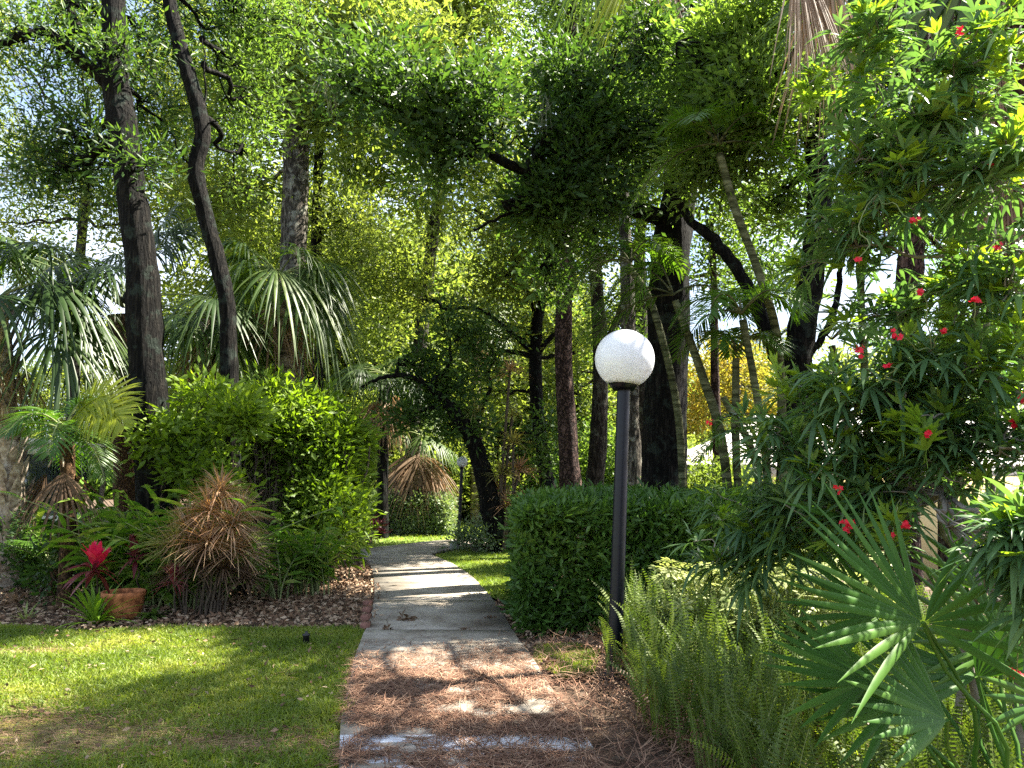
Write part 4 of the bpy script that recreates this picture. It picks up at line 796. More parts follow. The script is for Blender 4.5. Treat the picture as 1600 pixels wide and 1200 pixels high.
tree('forked dark tree on the right with one limb sweeping up to the left', 'tree', [(1246, 860, 62), (1244, 700, 56), (1242, 590, 50), (1256, 500, 42), (1272, 400, 38), (1280, 300, 36), (1270, 200, 34), (1265, 60, 28), (1270, -80, 22)], 9.3,
     [(1120, 130, 8.8, 90, 80, .8, 230), (1180, 200, 9, 80, 80, .8, 200), (1060, 60, 9, 90, 70, .8, 190), (1180, 40, 8.8, 80, 70, .8, 170), (1110, 260, 9.3, 70, 50, .6, 120), (1250, 160, 9.6, 70, 60, .6, 100), (1090, 190, 9.8, 70, 60, .6, 110), (1330, 60, 10, 80, 60, .8, 90), (1290, 330, 10, 50, 50, .5, 30), (1215, 310, 10.4, 60, 50, .6, 70), (1200, -160, 7.6, 120, 80, .9, 70), (1350, -190, 7, 120, 80, .9, 120), (1300, -420, 6.4, 140, 100, .9, 90), (1480, -380, 6.2, 140, 100, .9, 120), (1450, -620, 5.6, 160, 120, .9, 90), (1630, -130, 5.9, 130, 90, .8, 120), (1580, -300, 5.7, 130, 90, .8, 120), (1720, -60, 6.1, 120, 80, .8, 110)],  # blobs beyond the frame are unseen crown, added to shade path and lawn
     'oak_mid', 'dark', limbs=[[(1240, 600, 32, 9.3), (1205, 530, 26, 9.4), (1170, 450, 23, 9.5), (1120, 380, 19, 9.6), (1080, 345, 15, 9.7), (1050, 300, 12, 9.6)], [(1275, 300, 16, 9.3), (1235, 230, 12, 9.2), (1190, 150, 9, 9)], [(1258, 560, 14, 9.3), (1290, 520, 12, 9.4), (1312, 440, 9, 9.5), (1305, 390, 5, 9.5)]], L=.12, W=.045, per=17, sig=.19)
tree('thin brown trunk between the thickest trunk and the areca canes', 'tree', [(1122, 800, 16), (1120, 680, 14), (1117, 570, 13), (1116, 450, 11), (1110, 350, 9)], 13.5,
     [(1110, 400, 13.5, 60, 60, .8, 60), (1140, 330, 13.5, 60, 60, .8, 60)], 'oak_mid', 'pine', L=.1, W=.045, sig=.2)
tree('dark reddish trunk seen through the top of the red-flowered shrub', 'tree', [(1412, 860, 50), (1412, 650, 46), (1418, 500, 42), (1425, 350, 38), (1430, 200, 34), (1440, 0, 28)], 8.2,
     [(1450, 350, 8.6, 50, 60, .5, 40), (1520, 420, 9, 70, 70, .7, 60), (1440, 60, 8.4, 100, 60, .7, 90), (1560, 60, 9, 90, 80, .7, 70), (1500, 560, 9, 70, 70, .7, 60)], 'oak_dark', 'pine', L=.09, W=.035, sig=.18)
tree('golden-leaved tree behind the house roof', 'tree', [(1150, 760, 16), (1150, 640, 14), (1155, 540, 10)], 30, [(1100, 640, 30, 50, 60, 1.4, 110), (1170, 610, 31, 60, 70, 1.5, 140), (1130, 570, 30, 60, 50, 1.4, 90), (1215, 650, 31, 50, 50, 1.3, 80)], 'gold', 'oak', L=.17, W=.09, sig=.35, per=24)
tree('small sunny tree beyond the house seen right of the forked tree', 'tree', [(1340, 700, 12), (1340, 600, 10)], 34, [(1330, 580, 34, 60, 45, 1.6, 90), (1400, 600, 34, 50, 40, 1.4, 70), (1300, 620, 34, 40, 40, 1.3, 50)], 'oak_light', 'oak', L=.2, W=.1, sig=.4, per=24)

tree('tall oak whose bright crown fills the top centre, trunk hidden behind the bend', 'tree', [(640, 800, 24), (650, 600, 22), (670, 420, 20), (690, 260, 18), (700, 100, 14)], 21,
     [(640, 60, 19, 100, 80, 1.7, 210), (740, 40, 19, 90, 80, 1.7, 200), (700, 160, 20, 110, 80, 1.8, 220), (590, 180, 20, 90, 80, 1.6, 180), (780, 140, 20, 70, 70, 1.5, 120), (640, 290, 21, 110, 80, 1.8, 190), (560, 260, 20.5, 80, 70, 1.6, 130), (760, 260, 21, 80, 60, 1.6, 120), (700, -50, 18, 150, 60, 1.8, 160), (560, -40, 17, 120, 60, 1.6, 140)],
     'oak_light', 'oak', L=.2, W=.085, sig=.32, per=17)
tree('leafy oak behind the thickest trunk closing the canopy right of centre', 'tree', [(1006, 800, 22), (1004, 600, 20), (1000, 400, 18), (1005, 200, 14)], 19,
     [(930, 60, 17, 90, 80, 1.5, 200), (1010, 120, 17, 90, 80, 1.5, 190), (1090, 50, 17, 100, 80, 1.6, 200), (1150, 130, 17.5, 80, 80, 1.5, 140), (960, 200, 18, 90, 70, 1.5, 160), (1190, 30, 17, 80, 80, 1.5, 140), (1090, 230, 18, 80, 60, 1.5, 110), (1190, 320, 18, 70, 60, 1.4, 90), (1235, 420, 18.5, 60, 60, 1.3, 70), (1170, 430, 19, 60, 50, 1.3, 60), (1000, -50, 16, 150, 60, 1.7, 160), (890, 130, 18, 60, 60, 1.4, 90)],
     'oak_mid', 'oak', L=.18, W=.075, sig=.3, per=17)
tree('airy oak behind the left palms with sky showing through its crown', 'tree', [(110, 800, 20), (115, 600, 18), (125, 400, 15), (140, 250, 12)], 18,
     [(60, 150, 17, 100, 80, 1.5, 90), (150, 60, 17, 100, 80, 1.5, 120), (250, 120, 17.5, 90, 90, 1.5, 150), (330, 170, 18, 90, 90, 1.5, 170), (20, 30, 16, 100, 70, 1.5, 80), (280, 260, 18, 80, 60, 1.4, 130), (330, 330, 18, 80, 60, 1.4, 120), (120, 300, 18, 100, 60, 1.3, 110), (40, 230, 18, 90, 60, 1.3, 90), (60, 420, 18, 90, 50, 1.3, 60), (200, 350, 18, 80, 60, 1.3, 90), (10, 340, 18, 60, 60, 1.3, 60), (300, -20, 16, 120, 60, 1.5, 130)],
     'olive', 'oak', L=.13, W=.05, sig=.27, per=24)
tree('leafy tree behind the red-flowered shrub at the upper right', 'tree', [(1480, 800, 26), (1480, 500, 24), (1490, 300, 20), (1500, 100, 16)], 11,
     [(1400, 120, 11, 90, 80, 1, 110), (1500, 160, 11, 90, 80, 1, 120), (1330, 180, 11, 70, 70, .9, 80), (1450, 20, 10.5, 120, 60, 1, 110), (1560, 330, 11, 70, 80, .9, 70), (1350, 280, 11.5, 60, 60, .8, 50), (1560, 520, 11, 60, 60, .8, 60)],
     'oak_dark', 'oak', L=.10, W=.042, sig=.2, per=24)

# ---------------------------------------------------------------- areca palms right of the thickest trunk
def areca(label, canes, d, fronds):
    root = thing('areca_palm', label, 'palm tree', base(canes[0][0][0], d), 'areca palms by the forked tree')
    for c in canes: a = Acc(); trunk_tube(a, c, d, 8, .02); a.build('cane', BM['cane'], root, smooth=True)
    for (x, y, az, el, L, dr, Ll) in fronds:
        a = Acc(); pin_frond(a, P(x, y, d), az, el, L, 36, Ll, dr, .022, ldroop=.35); a.build('frond', [LM['areca'], BM['cane']], root)
areca('tall areca palm whose ringed cane leans left across the forked tree', [[(1225, 860, 15), (1218, 560, 14), (1190, 440, 14), (1150, 330, 14), (1124, 240, 13)]], 8.6,
      [(1122, 225, a, e, L, .7, .4) for a, e, L in [(3.3, .9, 1.3), (.1, .8, 1.4), (-.7, .9, 1.2), (2.4, 1.1, 1.4), (-2.2, .8, 1.2), (1.2, 1.2, 1.4), (-.2, .2, 1.2), (3.0, .1, 1.2)]])
areca('areca palm with a pale cane curving up beside the thickest trunk', [[(1145, 860, 16), (1128, 690, 15), (1095, 580, 14), (1055, 470, 12)], [(1160, 860, 13), (1150, 700, 13), (1150, 560, 12)]], 8.9,
      [(1052, 460, a, e, L, dr, .46) for a, e, L, dr in [(3.1, 1.0, 1.7, .9), (2.9, .5, 1.5, .8), (3.5, 1.25, 1.7, 1.0), (.2, .6, 1.4, .8), (2.6, .1, 1.3, .5)]] + [(1150, 550, a, e, 1.1, .8, .38) for a, e in [(.3, .9), (2.7, 1.1), (-1.0, .8), (1.4, 1.0), (-2.2, .9)]])
areca('low areca palm arching dark fronds in front of the house', [[(1205, 860, 14), (1195, 700, 13), (1172, 560, 12), (1160, 500, 12)], [(1190, 860, 12), (1180, 720, 12), (1130, 620, 10)]], 8.3,
      [(1158, 490, a, e, 1.25, .8, .42) for a, e in [(3.0, .8), (.1, .9), (-.9, .8), (-2.3, .7), (1.3, 1.1), (2.2, .5)]] + [(1185, 690, a, e, 1.1, .75, .36) for a, e in [(2.9, 1.1), (3.5, .6), (.3, .9), (-1.3, .9)]])
areca('areca palm with sunlit drooping fronds right of the fork', [[(1362, 860, 13), (1352, 600, 12), (1345, 450, 12), (1352, 390, 12)], [(1330, 860, 12), (1322, 650, 11), (1300, 540, 11)]], 9.6,
      [(1352, 380, a, e, 1.4, .85, .42) for a, e in [(3.0, .9), (.1, .9), (-.9, .8), (-2.3, .7), (1.3, 1.1), (2.2, .5), (-.3, .3)]] + [(1300, 530, a, e, 1.1, .7, .38) for a, e in [(3.0, .8), (.2, .7), (-1.3, .6)]])
areca('areca palm with a dark feathery frond hanging left of the lamp globe', [[(1068, 860, 12), (1060, 650, 12), (1020, 480, 11), (985, 420, 11)]], 10.2,
      [(985, 410, a, e, L, dr, .46) for a, e, L, dr in [(3.1, .7, 1.3, 1.1), (3.4, .3, 1.2, .9), (2.7, 1.1, 1.6, 1.2), (.2, .8, 1.3, .8), (-1.0, .9, 1.2, .8), (1.2, 1.2, 1.2, .7)]])

# ---------------------------------------------------------------- palms overhead on the right
rt_ = thing('fan_palm', 'near palm with a rough brown trunk at the right edge', 'palm tree', base(1600, 4.6))
a = Acc(); trunk_tube(a, [(1660, 900, 60), (1640, 700, 60), (1606, 450, 62), (1592, 250, 66), (1590, 60, 80), (1590, -120, 84)], 4.6, 16, .07); a.build('trunk', BM['brown'], rt_, smooth=True)
a = Acc()
for k in range(26):
    q = P(1592 + rng.normal(0, 4), rng.uniform(-110, 640), 4.6); az = rng.uniform(0, 6.28); h = A(cos(az), sin(az), 0)
    strips(a, [q + h * .13], [h * .25 + UP], [np.cross(h, UP)], rng.uniform(.2, .34), .11, .0, 4, 'strap', .4)
a.build('leaf_base', BM['brown'], rt_)
def hang(root, hub, dr, N, R, nseg, spread, leaf, name='frond', droop=.25, pfrom=None):
    """one fan leaf hanging from its stem, blade facing N"""
    a = Acc(); D = nrm(np.array(dr, float)); N = np.array(N, float); N = nrm(N - D * np.dot(N, D)); S = np.cross(D, N)
    th = np.linspace(-spread, spread, nseg) + rng.normal(0, .02, nseg); d = D * np.cos(th)[:, None] + S * np.sin(th)[:, None] + rng.normal(0, .03, (nseg, 3)); L = R * (.75 + .25 * np.cos(th)) * rng.uniform(.85, 1.08, nseg)
    strips(a, np.repeat([hub], nseg, 0), d, np.cross(N, d), L, L * 2 * spread / nseg * .62, droop * rng.uniform(.5, 1.5, nseg), 7, 'fan', .4, 0)
    if pfrom is not None: limb(a, pfrom, hub, .016, .01, .03, 5, 5, sag=.05); 
    return a.build(name, LM[leaf], root)
top = P(1590, -130, 4.6)
for (x, y, dx, dz, R, sp_, lf, nn) in [(1330, -60, -.25, -1, .95, .75, 'palm', 'frond'), (1400, -90, .15, -1, 1.0, .8, 'palm', 'frond'), (1470, -70, .5, -.75, 1.0, .7, 'palm', 'frond'), (1295, -70, -.05, -1, .95, .42, 'straw', 'dead_frond'), (1245, -80, .0, -1, .9, .30, 'straw', 'dead_frond'), (1268, -40, -.03, -1, .55, .35, 'straw', 'dead_frond'), (1500, -40, -.1, -1, .7, .4, 'thatch', 'dead_frond'), (1555, 60, -.1, -1, 1.0, .35, 'straw', 'dead_frond'), (1570, 250, -.2, -1, .8, .4, 'thatch', 'dead_frond'), (1540, -100, -.6, -.3, 1.1, 1.2, 'palm', 'frond'), (1650, -80, .6, -.4, 1.0, 1.2, 'palm', 'frond')]:
    hang(rt_, P(x, y, (3.95 if x < 1300 else 4.3) + rng.normal(0, .08)), (dx, rng.normal(0, .12), dz), (.1, -1, .15), R, 30, sp_, lf, nn, .12 if lf == 'palm' else .3, top)
rt_ = thing('fan_palm', 'palm above the picture whose yellowing leaf tips hang down over the middle right', 'palm tree', base(1040, 13.2))
a = Acc(); trunk_tube(a, [(1040, 860, 34), (1042, 500, 34), (1058, 200, 34), (1066, -200, 34)], 13.2, 12, .05); a.build('trunk', BM['brown'], rt_, smooth=True)
top = P(1066, -200, 13.2)
for (x, y, dx, R, sp_, lf) in [(985, -60, -.1, 2.0, .5, 'palml'), (1035, -70, .1, 1.8, .4, 'straw'), (1005, -70, .0, 1.7, .5, 'palml'), (930, -90, -.4, 1.5, .6, 'palm'), (1090, -60, .3, 1.5, .6, 'palm'), (1150, -100, .6, 1.5, .7, 'palm')]:
    hang(rt_, P(x, y, 11.2 + rng.normal(0, .3)), (dx, rng.normal(0, .12), -1), (.1, -1, .15), R, 32, sp_, lf, 'frond' if lf != 'straw' else 'dead_frond', .3, top)

# ================================================================ the red-flowered shrub, front right
root = thing('flowering_shrub', 'large near shrub with lobed dark green leaves and red flower clusters filling the right side', 'shrub', base(1500, 3.4))
br, fo, yo = Acc(), Acc(), Acc(); b0 = base(1500, 3.4)
JB = [(1370, 60, 3.5, 45, 80, 22), (1440, 180, 3.4, 90, 75, 60), (1510, 110, 3.3, 70, 60, 26), (1370, 250, 3.5, 60, 70, 32), (1430, 290, 3.4, 90, 60, 50), (1340, 370, 3.6, 60, 60, 34), (1570, 230, 3.0, 60, 70, 34), (1500, 440, 3.4, 60, 40, 20), (1575, 430, 3.1, 50, 80, 34),
      (1300, 620, 3.6, 75, 60, 28), (1400, 600, 3.4, 80, 55, 46), (1500, 590, 3.3, 80, 60, 50), (1240, 690, 3.8, 70, 50, 24), (1340, 720, 3.5, 90, 60, 38), (1450, 700, 3.2, 90, 60, 54), (1560, 680, 3.0, 60, 70, 40), (1180, 790, 4.2, 60, 45, 22), (1260, 800, 3.9, 80, 60, 36), (1370, 810, 3.3, 70, 50, 34), (1480, 800, 2.9, 70, 60, 36), (1570, 800, 2.7, 60, 80, 34), (1130, 860, 4.5, 40, 40, 16), (1400, 480, 3.8, 70, 50, 22), (1210, 840, 4.1, 60, 50, 30), (1540, 900, 2.7, 60, 40, 16)]
hubs = [b0 + A(rng.normal(0, .25), rng.normal(0, .2), .0) for _ in range(9)]; hub2 = [P(1500, 620, 3.5), P(1560, 420, 3.4), P(1470, 760, 3.3), P(1540, 250, 3.4)]
for h_ in hub2: limb(br, hubs[rng.integers(9)], h_, .02, .013, .04, 8, 7)
tips = []
for (x, y, d, rx, ry, n) in JB:
    c = P(x, y, d); h = (hub2[0] if y > 480 and y < 720 else hub2[2] if y >= 720 else hub2[1] if y > 300 else hub2[3]); p = limb(br, h - UP * .03, c + UP * -.05, .013, .006, .035, 8, 6, sag=.04)
    n = int(n * .75); t = in_blob(c, A(rx / F * d * 1.2, .45, ry / F * d * 1.2), n, .6, 1.5, -.3)
    for q in t:
        e = p[np.argmin(np.linalg.norm(p - q + UP * .06, axis=1))]; limb(br, e, q, .0045, .0028, .07, 5, 4)
        tips.append((q, nrm(q - e + UP * .25)))
def lobed(acc, q, ax, n, L, W, dro):
    d0 = rdir(n * 3); d0 = d0[(d0 @ ax) > -.35][:n] + ax * .35; d0 = nrm(d0); n = len(d0)
    pet = L * .35; hub = q + d0 * pet - ax * rng.uniform(0, .10, (n, 1)); 
    strips(acc, q - ax * rng.uniform(0, .10, (n, 1)), hub - q, rdir(n), np.linalg.norm(hub - q, axis=1), .003, 0, 1, 'rect')
    sd = nrm(np.cross(d0, UP) + rdir(n) * .35)
    for an, f in ((0, 1), (.55, .8), (-.55, .8)):
        dd_ = d0 * cos(an) + sd * sin(an); strips(acc, hub, dd_, np.cross(np.cross(sd, d0), dd_), L * f * rng.uniform(.8, 1.15, n), W * (1 if an == 0 else .85), dro * rng.uniform(.4, 1.6, n), 5, 'lance', .22)
for k, (q, ax) in enumerate(tips):
    lobed(fo, q, ax, rng.integers(5, 9), .17, .023, .5)
    if rng.uniform() < .36: lobed(yo, q + ax * .03, nrm(ax + UP * .5), 6, .11, .024, .1)
# leaning shoots with young leaves on top
for (x, y, d) in [(1372, 25, 3.5), (1365, 80, 3.5), (1335, 110, 3.6), (1265, 130, 3.7), (1325, 255, 3.6), (1362, 165, 3.5), (1215, 580, 3.7), (1425, 520, 3.3), (1290, 590, 3.6), (1440, 650, 3.1), (1580, 70, 3.0), (1540, 60, 3.2), (1410, 640, 3.2), (1560, 540, 3.1), (1390, 800, 3.2), (1490, 510, 3.3), (1590, 500, 3.0)]:
    q = P(x, y, d); j = np.argmin([np.linalg.norm(q - t[0]) for t in tips]); limb(br, tips[j][0], q, .005, .003, .05, 5, 4)
    for s in range(3): lobed(yo, q - UP * .045 * s, nrm(UP + rng.normal(0, .2, 3)), 7, .10, .024, .15)
br.build('branches', BM['twig'], root, smooth=True); fo.build('foliage', LM['jat'], root); yo.build('young_leaves', LM['jaty'], root)
for (x, y, r) in [(1500, 52, 15), (1427, 343, 12), (1556, 387, 10), (1342, 548, 13), (1400, 524, 12), (1475, 517, 8), (1597, 622, 9), (1326, 823, 20), (1523, 470, 12), (1550, 258, 6), (1438, 455, 6), (1340, 405, 7), (1450, 677, 6), (1585, 663, 9), (1108, 660, 7), (1390, 840, 10), (1312, 765, 7), (1415, 820, 9), (1588, 1055, 13), (1387, 572, 6)]:
    d = 3.1 if x > 1300 and y < 1000 else 3.0; 
    if x < 1200: d = 4.2
    q = P(x, y, d - .15); a = Acc(); m = max(5, int(r * .8)); R_ = r / F * d * .68
    cc = q + rng.normal(0, .42, (m, 3)) * R_
    for c in cc:
        th = rng.uniform(0, 6.28) + np.arange(5) * 1.2566; ax = nrm(rng.normal(0, .6, 3) + A(0, -1, .5)); u = nrm(np.cross(ax, UP)); w = np.cross(ax, u)
        dr_ = u * np.cos(th)[:, None] + w * np.sin(th)[:, None] + ax * .25; strips(a, np.repeat([c], 5, 0), dr_, np.cross(ax, dr_), .013, .010, 0, 2, 'obov')
    j = np.argmin([np.linalg.norm(q - t[0]) for t in tips]); s_ = Acc(); limb(s_, tips[j][0], q, .003, .002, .05, 5, 4)
    o = a.build('flower_cluster', LM['flower'], root); s_.build('flower_stalk', BM['stem'], o)

# ================================================================ variegated shrub, saw palmetto, ferns
root = thing('variegated_shrub', 'cream and green variegated shrub between the clipped hedge and the ferns', 'shrub', base(1140, 5.7))
br, fo = Acc(), Acc(); b0 = base(1140, 5.7)
for (x, y, d, rx, ry, n) in [(1080, 905, 5.9, 50, 30, 40), (1150, 920, 5.7, 60, 40, 60), (1230, 900, 5.5, 60, 35, 50), (1060, 960, 5.9, 40, 40, 30), (1280, 920, 5.2, 60, 40, 36), (1190, 980, 5.5, 70, 40, 40), (1330, 900, 5.0, 50, 40, 26)]:
    t = in_blob(P(x, y, d), A(rx / F * d, .35, ry / F * d), n, .5, 1.5, -.8)
    for q in t:
        limb(br, b0 + A((q[0] - b0[0]) * .7, rng.normal(0, .1), -.02), q, .007, .003, .05, 5, 4)
        m = 9; th = np.arange(m) * 2 * pi / m + rng.uniform(0, 6); ax = nrm(rng.normal(0, .35, 3) + UP); u = nrm(np.cross(ax, A(1, 0, 0))); w = np.cross(ax, u)
        dr_ = u * np.cos(th)[:, None] + w * np.sin(th)[:, None] + ax * .15; strips(fo, q + dr_ * .02, dr_, np.cross(ax, dr_), .085, .032, .25, 3, 'obov', .2)
br.build('stems', BM['stem'], root); fo.build('foliage', LM['sch'], root)

root = thing('saw_palmetto', 'saw palmetto with stiff dark green fans at the lower right, in front of the ferns', 'palm', base(1560, 2.9))
def fan_at(root, x, y, d, ang, N, R, spread, nseg=26, pet=None, leaf='palmetto', fold=.5):
    R = R * .95; nseg = max(7, int(nseg * .64)); E = P(x, y, d); a = Acc(); D = nrm(A(cos(ang), 0, sin(ang))); N = np.array(N, float); N = nrm(N - D * np.dot(N, D)); S = np.cross(N, D)
    th = np.linspace(-spread, spread, nseg) + rng.normal(0, .02, nseg); dr_ = D * np.cos(th)[:, None] + S * np.sin(th)[:, None] + N * .10; L = R * (.78 + .22 * np.cos(th)) * rng.uniform(.9, 1.05, nseg)
    b_ = E + dr_ * .01; h = L * 2 * spread / nseg * .50
    strips(a, b_, dr_, np.cross(N, dr_), L, np.minimum(h * 1.1, .031), .05 * rng.uniform(0, 2.5, nseg), 6, 'lance', fold)
    e0 = base(1560, 2.9) + A(rng.normal(0, .1), rng.normal(0, .1), .05) if pet is None else pet
    limb(a, e0, E, .010, .007, .02, 6, 5, mi if False else .0) if False else limb(a, e0, E, .010, .007, .02, 6, 5)
    a.build('frond', LM[leaf], root)
for (x, y, d, ang, N, R, sp_, ns) in [(1442, 972, 2.7, 2.55, (.15, -.8, .6), .64, 1.1, 26), (1360, 1065, 2.9, 2.9, (.1, -.8, .7), .45, .8, 18), (1480, 1125, 2.6, 2.6, (.1, -.8, .8), .45, 1.0, 22), (1570, 1010, 3.0, 2.2, (.1, -1, .5), .6, 1.2, 24), (1444, 974, 2.7, .25, (-.1, -1, .3), .46, .8, 9), (1526, 1058, 2.9, 2.9, (.1, -1, .9), .55, .62, 14), (1527, 1060, 2.9, .9, (.1, -1, .5), .32, .6, 7), (1402, 1100, 2.9, 2.95, (.1, -.8, .8), .42, .9, 18), (1560, 930, 3.3, 1.5, (.1, -1, .1), .65, 1.3, 24), (1640, 960, 3.4, 2.6, (.2, -1, .4), .6, 1.2, 22), (1420, 850, 3.5, 2.2, (.1, -1, .2), .75, .6, 14), (1640, 1100, 2.9, 2.2, (.2, -1, .4), .4, 1.2, 20), (1500, 880, 3.5, .5, (.0, -1, .1), .6, 1.2, 20), (1380, 960, 3.5, 2.9, (.1, -1, .5), .55, .8, 16)]:
    fan_at(root, x, y, d, ang, N, R, sp_, ns)

def fern_fronds(lv, st, b, az, el, L, bend, np_=26, pw=.028, mi=0, wp=.008):
    """upright sword-fern fronds, vectorised over N fronds"""
    N = len(b); h = np.stack([np.cos(az), np.sin(az), 0 * az], 1); t = np.linspace(0, 1, np_ + 1)
    c = b[:, None] + (h * np.cos(el)[:, None])[:, None] * (L[:, None] * t)[..., None] + UP * ((np.sin(el) * L)[:, None] * t)[..., None]
    c = c + h[:, None] * (bend * L)[:, None, None] * (t ** 2.5)[None, :, None] - UP * (bend * .7 * L)[:, None, None] * (t ** 3)[None, :, None]
    T = nrm(c[:, 1:] - c[:, :-1]); q = (c[:, 1:] + c[:, :-1]) / 2; S = nrm(np.cross(T, h[:, None] + rng.normal(0, .25, (N, 1, 3))))
    # rotate the frond plane at random about its axis
    ro = rng.uniform(-1.3, 1.3, (N, 1, 1)); S2 = np.cross(T, S); S = S * np.cos(ro) + S2 * np.sin(ro)
    pl = (L[:, None] / .55) * pw * np.sin(pi * np.linspace(.12, 1, np_)) [None] ** .45 * rng.uniform(.85, 1.1, (N, np_))
    for sg in (-1, 1):
        d = S * sg + T * .25; strips(lv, q.reshape(-1, 3), d.reshape(-1, 3), T.reshape(-1, 3), pl.ravel(), wp, .15, 1, 'rect', 0, mi)
    strips(st, b, c[:, 4] - b, S[:, 0], np.linalg.norm(c[:, 4] - b, axis=1), .003, 0, 1, 'rect')
    for k in range(4, np_ - 1, 4):
        k2 = min(k + 4, np_); v = c[:, k2] - c[:, k]; strips(st, c[:, k], v, S[:, 0], np.linalg.norm(v, axis=1), .0025, 0, 1, 'rect')
def fern_pos(n):
    out = np.zeros((0, 3))
    while len(out) < n:
        p = np.stack([rng.uniform(.55, 3.4, n), rng.uniform(3.0, 6.8, n), np.zeros(n)], 1)
        left = .72 + .13 * np.clip((p[:, 1] - 5.3) / 1.2, 0, 1) + .10 * lump(p, 3) + .25 * np.clip((4.6 - p[:, 1]), 0, 1)
        p = p[(p[:, 0] > left) & ((800 + 1160 * p[:, 0] / p[:, 1] > 985) | (p[:, 1] > 5.8)) & (np.abs(p[:, 0]) < p[:, 1] * .75 + .3)]; out = np.vstack([out, p])
    return out[:n]
n = 3200; b = fern_pos(n); lv, st = Acc(), Acc(); fern_fronds(lv, st, b, rng.uniform(0, 6.28, n), rng.uniform(1.25, 1.56, n), (rng.uniform(.24, .70, n) + .14 * np.clip(b[:, 1] - 4.3, 0, 1)) * np.clip(.68 + (b[:, 0] - .7) * .9, .6, 1), rng.uniform(.0, .3, n), 30, .024)
o = lv.build('ferns', [LM['fern']]); tag(o, 'dense bed of upright sword ferns behind and right of the near lamp post', 'ferns', kind='stuff')
# stalks belong to the same mass
o2 = st.build('fern_stalks', [BM['stem']]); tag(o2, 'thin stalks of the sword fern bed right of the near lamp post', 'fern stalks', kind='stuff')
n = 2400; b = fern_pos(n); lv, st = Acc(), Acc(); fern_fronds(lv, st, b, rng.uniform(0, 6.28, n), rng.uniform(.6, 1.5, n), rng.uniform(.2, .42, n), rng.uniform(.2, .9, n), 18, .022)
strips(lv, fern_pos(5000), rng.normal(0, .5, (5000, 3)) + UP * .8, rdir(5000), rng.uniform(.15, .45, 5000), .003, .3, 4, 'strap')
tag(lv.build('dry_ferns', [LM['deadfern']]), 'dry brown dead fronds and stalks under the green ferns', 'dry ferns', kind='stuff')
BL = ['nearest to the lamp post side of the bright group', 'just right of the bright clump closest to the lamp post', 'at the bottom edge in the middle of the bright group', 'at the bottom edge left of the other bright clumps', 'below the left tips of the big palmetto fan', 'touching the left tips of the lower palmetto fan', 'in the middle of the bright group, half hidden', 'at the bottom edge, right end of the bright group', 'farthest right of the bright group beside the bigger ferns', 'at the very bottom left, next to the needle drift', 'at the back of the bright group']
bright = [(1195, 1105), (1225, 1130), (1245, 1180), (1180, 1185), (1290, 1120), (1320, 1060), (1270, 1085), (1300, 1180), (1340, 1150), (1150, 1190), (1255, 1060)]
for k, (x, y) in enumerate(bright):
    q = P(x, y, 3.7 + .15 * (k % 4)); b1 = A(q[0], q[1], 0); m = 7; bb = b1 + rng.normal(0, .03, (m, 3)) * A(1, 1, 0); root = thing('fern', 'bright yellow-green fern clump ' + BL[k], 'fern', b1, 'bright fern clumps at the lower right'); lv, st = Acc(), Acc()
    fern_fronds(lv, st, bb, rng.uniform(0, 6.28, m), rng.uniform(.9, 1.5, m), rng.uniform(.6, 1.1, m) * max(.3, q[2] + .1), rng.uniform(.1, .5, m), 24, .03)
    lv.build('leaflets', LM['fernb'], root); st.build('stalk', BM['stem'], root)
FL = ['leftmost of the large ferns at the bottom edge', 'below the small left palmetto fan', 'straight below the hub of the biggest palmetto fan', 'below the hub of the lowest palmetto fan', 'against the left tips of the lowest palmetto fan', 'near the bottom right corner', 'at the bottom edge in the middle of the large ferns', 'at the bottom edge under the lowest palmetto fan', 'at the right edge of the picture', 'beside the leftmost large fern at the bottom edge']
for k, (x, y) in enumerate([(1330, 1170), (1400, 1160), (1460, 1140), (1520, 1120), (1370, 1100), (1560, 1180), (1440, 1190), (1490, 1185), (1590, 1130), (1350, 1190)]):
    q = P(x, y, 3.0 + .1 * (k % 3)); b1 = A(q[0], q[1], 0); m = 8; bb = b1 + rng.normal(0, .04, (m, 3)) * A(1, 1, 0); root = thing('fern', 'large mid-green sword fern ' + FL[k], 'fern', b1, 'large ferns in front of the saw palmetto'); lv, st = Acc(), Acc()
    fern_fronds(lv, st, bb, rng.uniform(0, 6.28, m), rng.uniform(.8, 1.5, m), rng.uniform(.4, .62, m), rng.uniform(.1, .6, m), 28, .036, wp=.011)
    lv.build('leaflets', LM['fern'], root); st.build('stalk', BM['stem'], root)

# ================================================================ trees of the background, four kinds copied
def proto(seed_blobs, h, leaf, bark, L, W, label, loc, n=78, per=26, sig=.3, tr=.16):
    root = thing('background_tree', label, 'tree', (0, 0, 0)); t = Acc(); q = limb(t, A(0, 0, -.3), A(rng.normal(0, .4), rng.normal(0, .4), h * .8), tr, tr * .35, .02, 9, 9)
    for k in range(7): limb(t, q[rng.integers(5, len(q))], A(*(rng.normal(0, h * .16, 2)), h * rng.uniform(.35, .95)), tr * .4, tr * .12, .06, 7, 6)
    t.build('trunk', BM[bark], root, smooth=True); cr, tw = Acc(), Acc()
    B = [(A(*b[:3]), A(*b[3:6]), n) for b in seed_blobs]; crown_from(cr, tw, q[len(q) // 3:], B, L, W, per, sig, 1.0, -.15, twr=.03)
    tw.build('branches', BM[bark], root); cr.build('crown', LM[leaf], root); return root
def rb(n, R, z0, z1): 
    out = []
    for k in range(n):
        a = k * 2.4; r = R * sqrt(rng.uniform(.1, 1)); z = z0 + (z1 - z0) * (k + .5) / n; sh = 1 - .5 * abs((z - (z0 + z1) / 2) / (z1 - z0)) 
        out.append((r * cos(a) * sh, r * sin(a) * sh, z, 1.5, 1.5, 1.05))
    return out
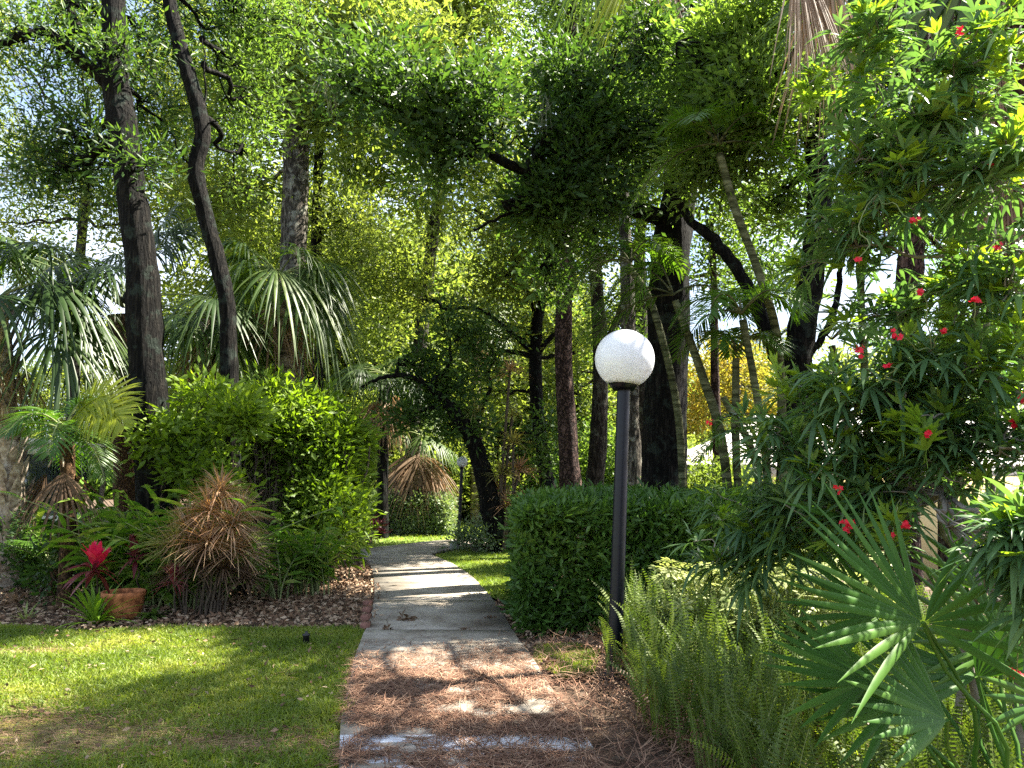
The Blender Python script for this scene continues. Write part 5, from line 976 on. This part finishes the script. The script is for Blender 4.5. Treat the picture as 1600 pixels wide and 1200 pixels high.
protos = [proto(rb(13, 2.6, 2.0, 9.5), 9, 'oak_light', 'oak', .22, .10, 'p', 0, per=17), proto(rb(13, 2.8, 1.6, 8.5), 8.5, 'oak_mid', 'dark', .2, .09, 'p', 0, per=17), proto(rb(15, 2.6, 3.0, 12), 11.5, 'olive', 'pale', .2, .09, 'p', 0, per=17)]
BG = [(520, 23, 0, 1.0, 'tall sunny tree filling the gap right of the pale-barked trunk'), (600, 27, 1, 1.05, 'round green tree behind the dark shaggy palm'), (668, 31, 0, 1.15, 'yellow-green tree high above the grey-green hedge'),
      (560, 34, 2, 1.1, 'taller hazy tree behind the bright shrub'), (735, 35, 1, 1.1, 'green tree behind the distant fan palm'), (790, 28, 0, .95, 'sunlit tree behind the tall spiky dracaena'), (850, 33, 2, 1.15, 'olive tree behind the many-limbed oak'),
      (905, 27, 0, .85, 'bright tree behind the reddish pine trunk'), (965, 30, 1, .8, 'green tree behind the near lamp globe'), (1010, 38, 0, 1.0, 'tall light tree behind the grey sunlit trunk'), (1085, 38, 0, .85, 'bright tree right behind the thickest trunk'),
      (380, 24, 2, 1.0, 'olive tree behind the slender crooked trunk'), (430, 28, 0, 1.15, 'light green tree behind the pale-barked trunk'), (310, 27, 0, .85, 'low bright tree behind the big dark oak'), (700, 42, 2, 1.4, 'tallest distant olive tree above the bend'), (460, 40, 1, 1.3, 'distant dark tree high on the left of centre'),
      (1180, 44, 2, .9, 'distant tree above the house roof'), (60, 40, 0, .8, 'low distant tree at the far left'), (160, 36, 2, .75, 'thin olive tree behind the tall fan palm'), (1540, 40, 1, .75, 'low distant tree behind the right edge palm')]
used = set()
for (px, d, k, s, lab) in BG:
    q = base(px, d); q[2] = float(gz(q[0], q[1]))
    if k in used: dup(protos[k], q, rng.uniform(0, 6.28), s, lab, 'trees behind the lawn')
    else:
        used.add(k); r = protos[k]; r.location = [float(v) for v in q]; r.scale = (s,) * 3; r['label'] = lab; r['group'] = 'trees behind the lawn'
# far-off wood that reads as one mass
n = 9000; th = rng.uniform(-.75, .75, n); R = rng.uniform(58, 75, n); p = np.stack([R * np.sin(th), R * np.cos(th), np.zeros(n)], 1)
hh = 9 + 3.0 * lump(p, .12) - 5.0 * (p[:, 0] > 16) * (p[:, 0] < 34) - 5 * (p[:, 0] < -28); p[:, 2] = rng.uniform(0, 1, n) ** .8 * hh - .5
a = Acc(); foliage(a, p, 14, .8, .55, .3); tag(a.build('woodland', LM['oak_mid']), 'far-off belt of woodland behind all the trees', 'woodland', kind='stuff')
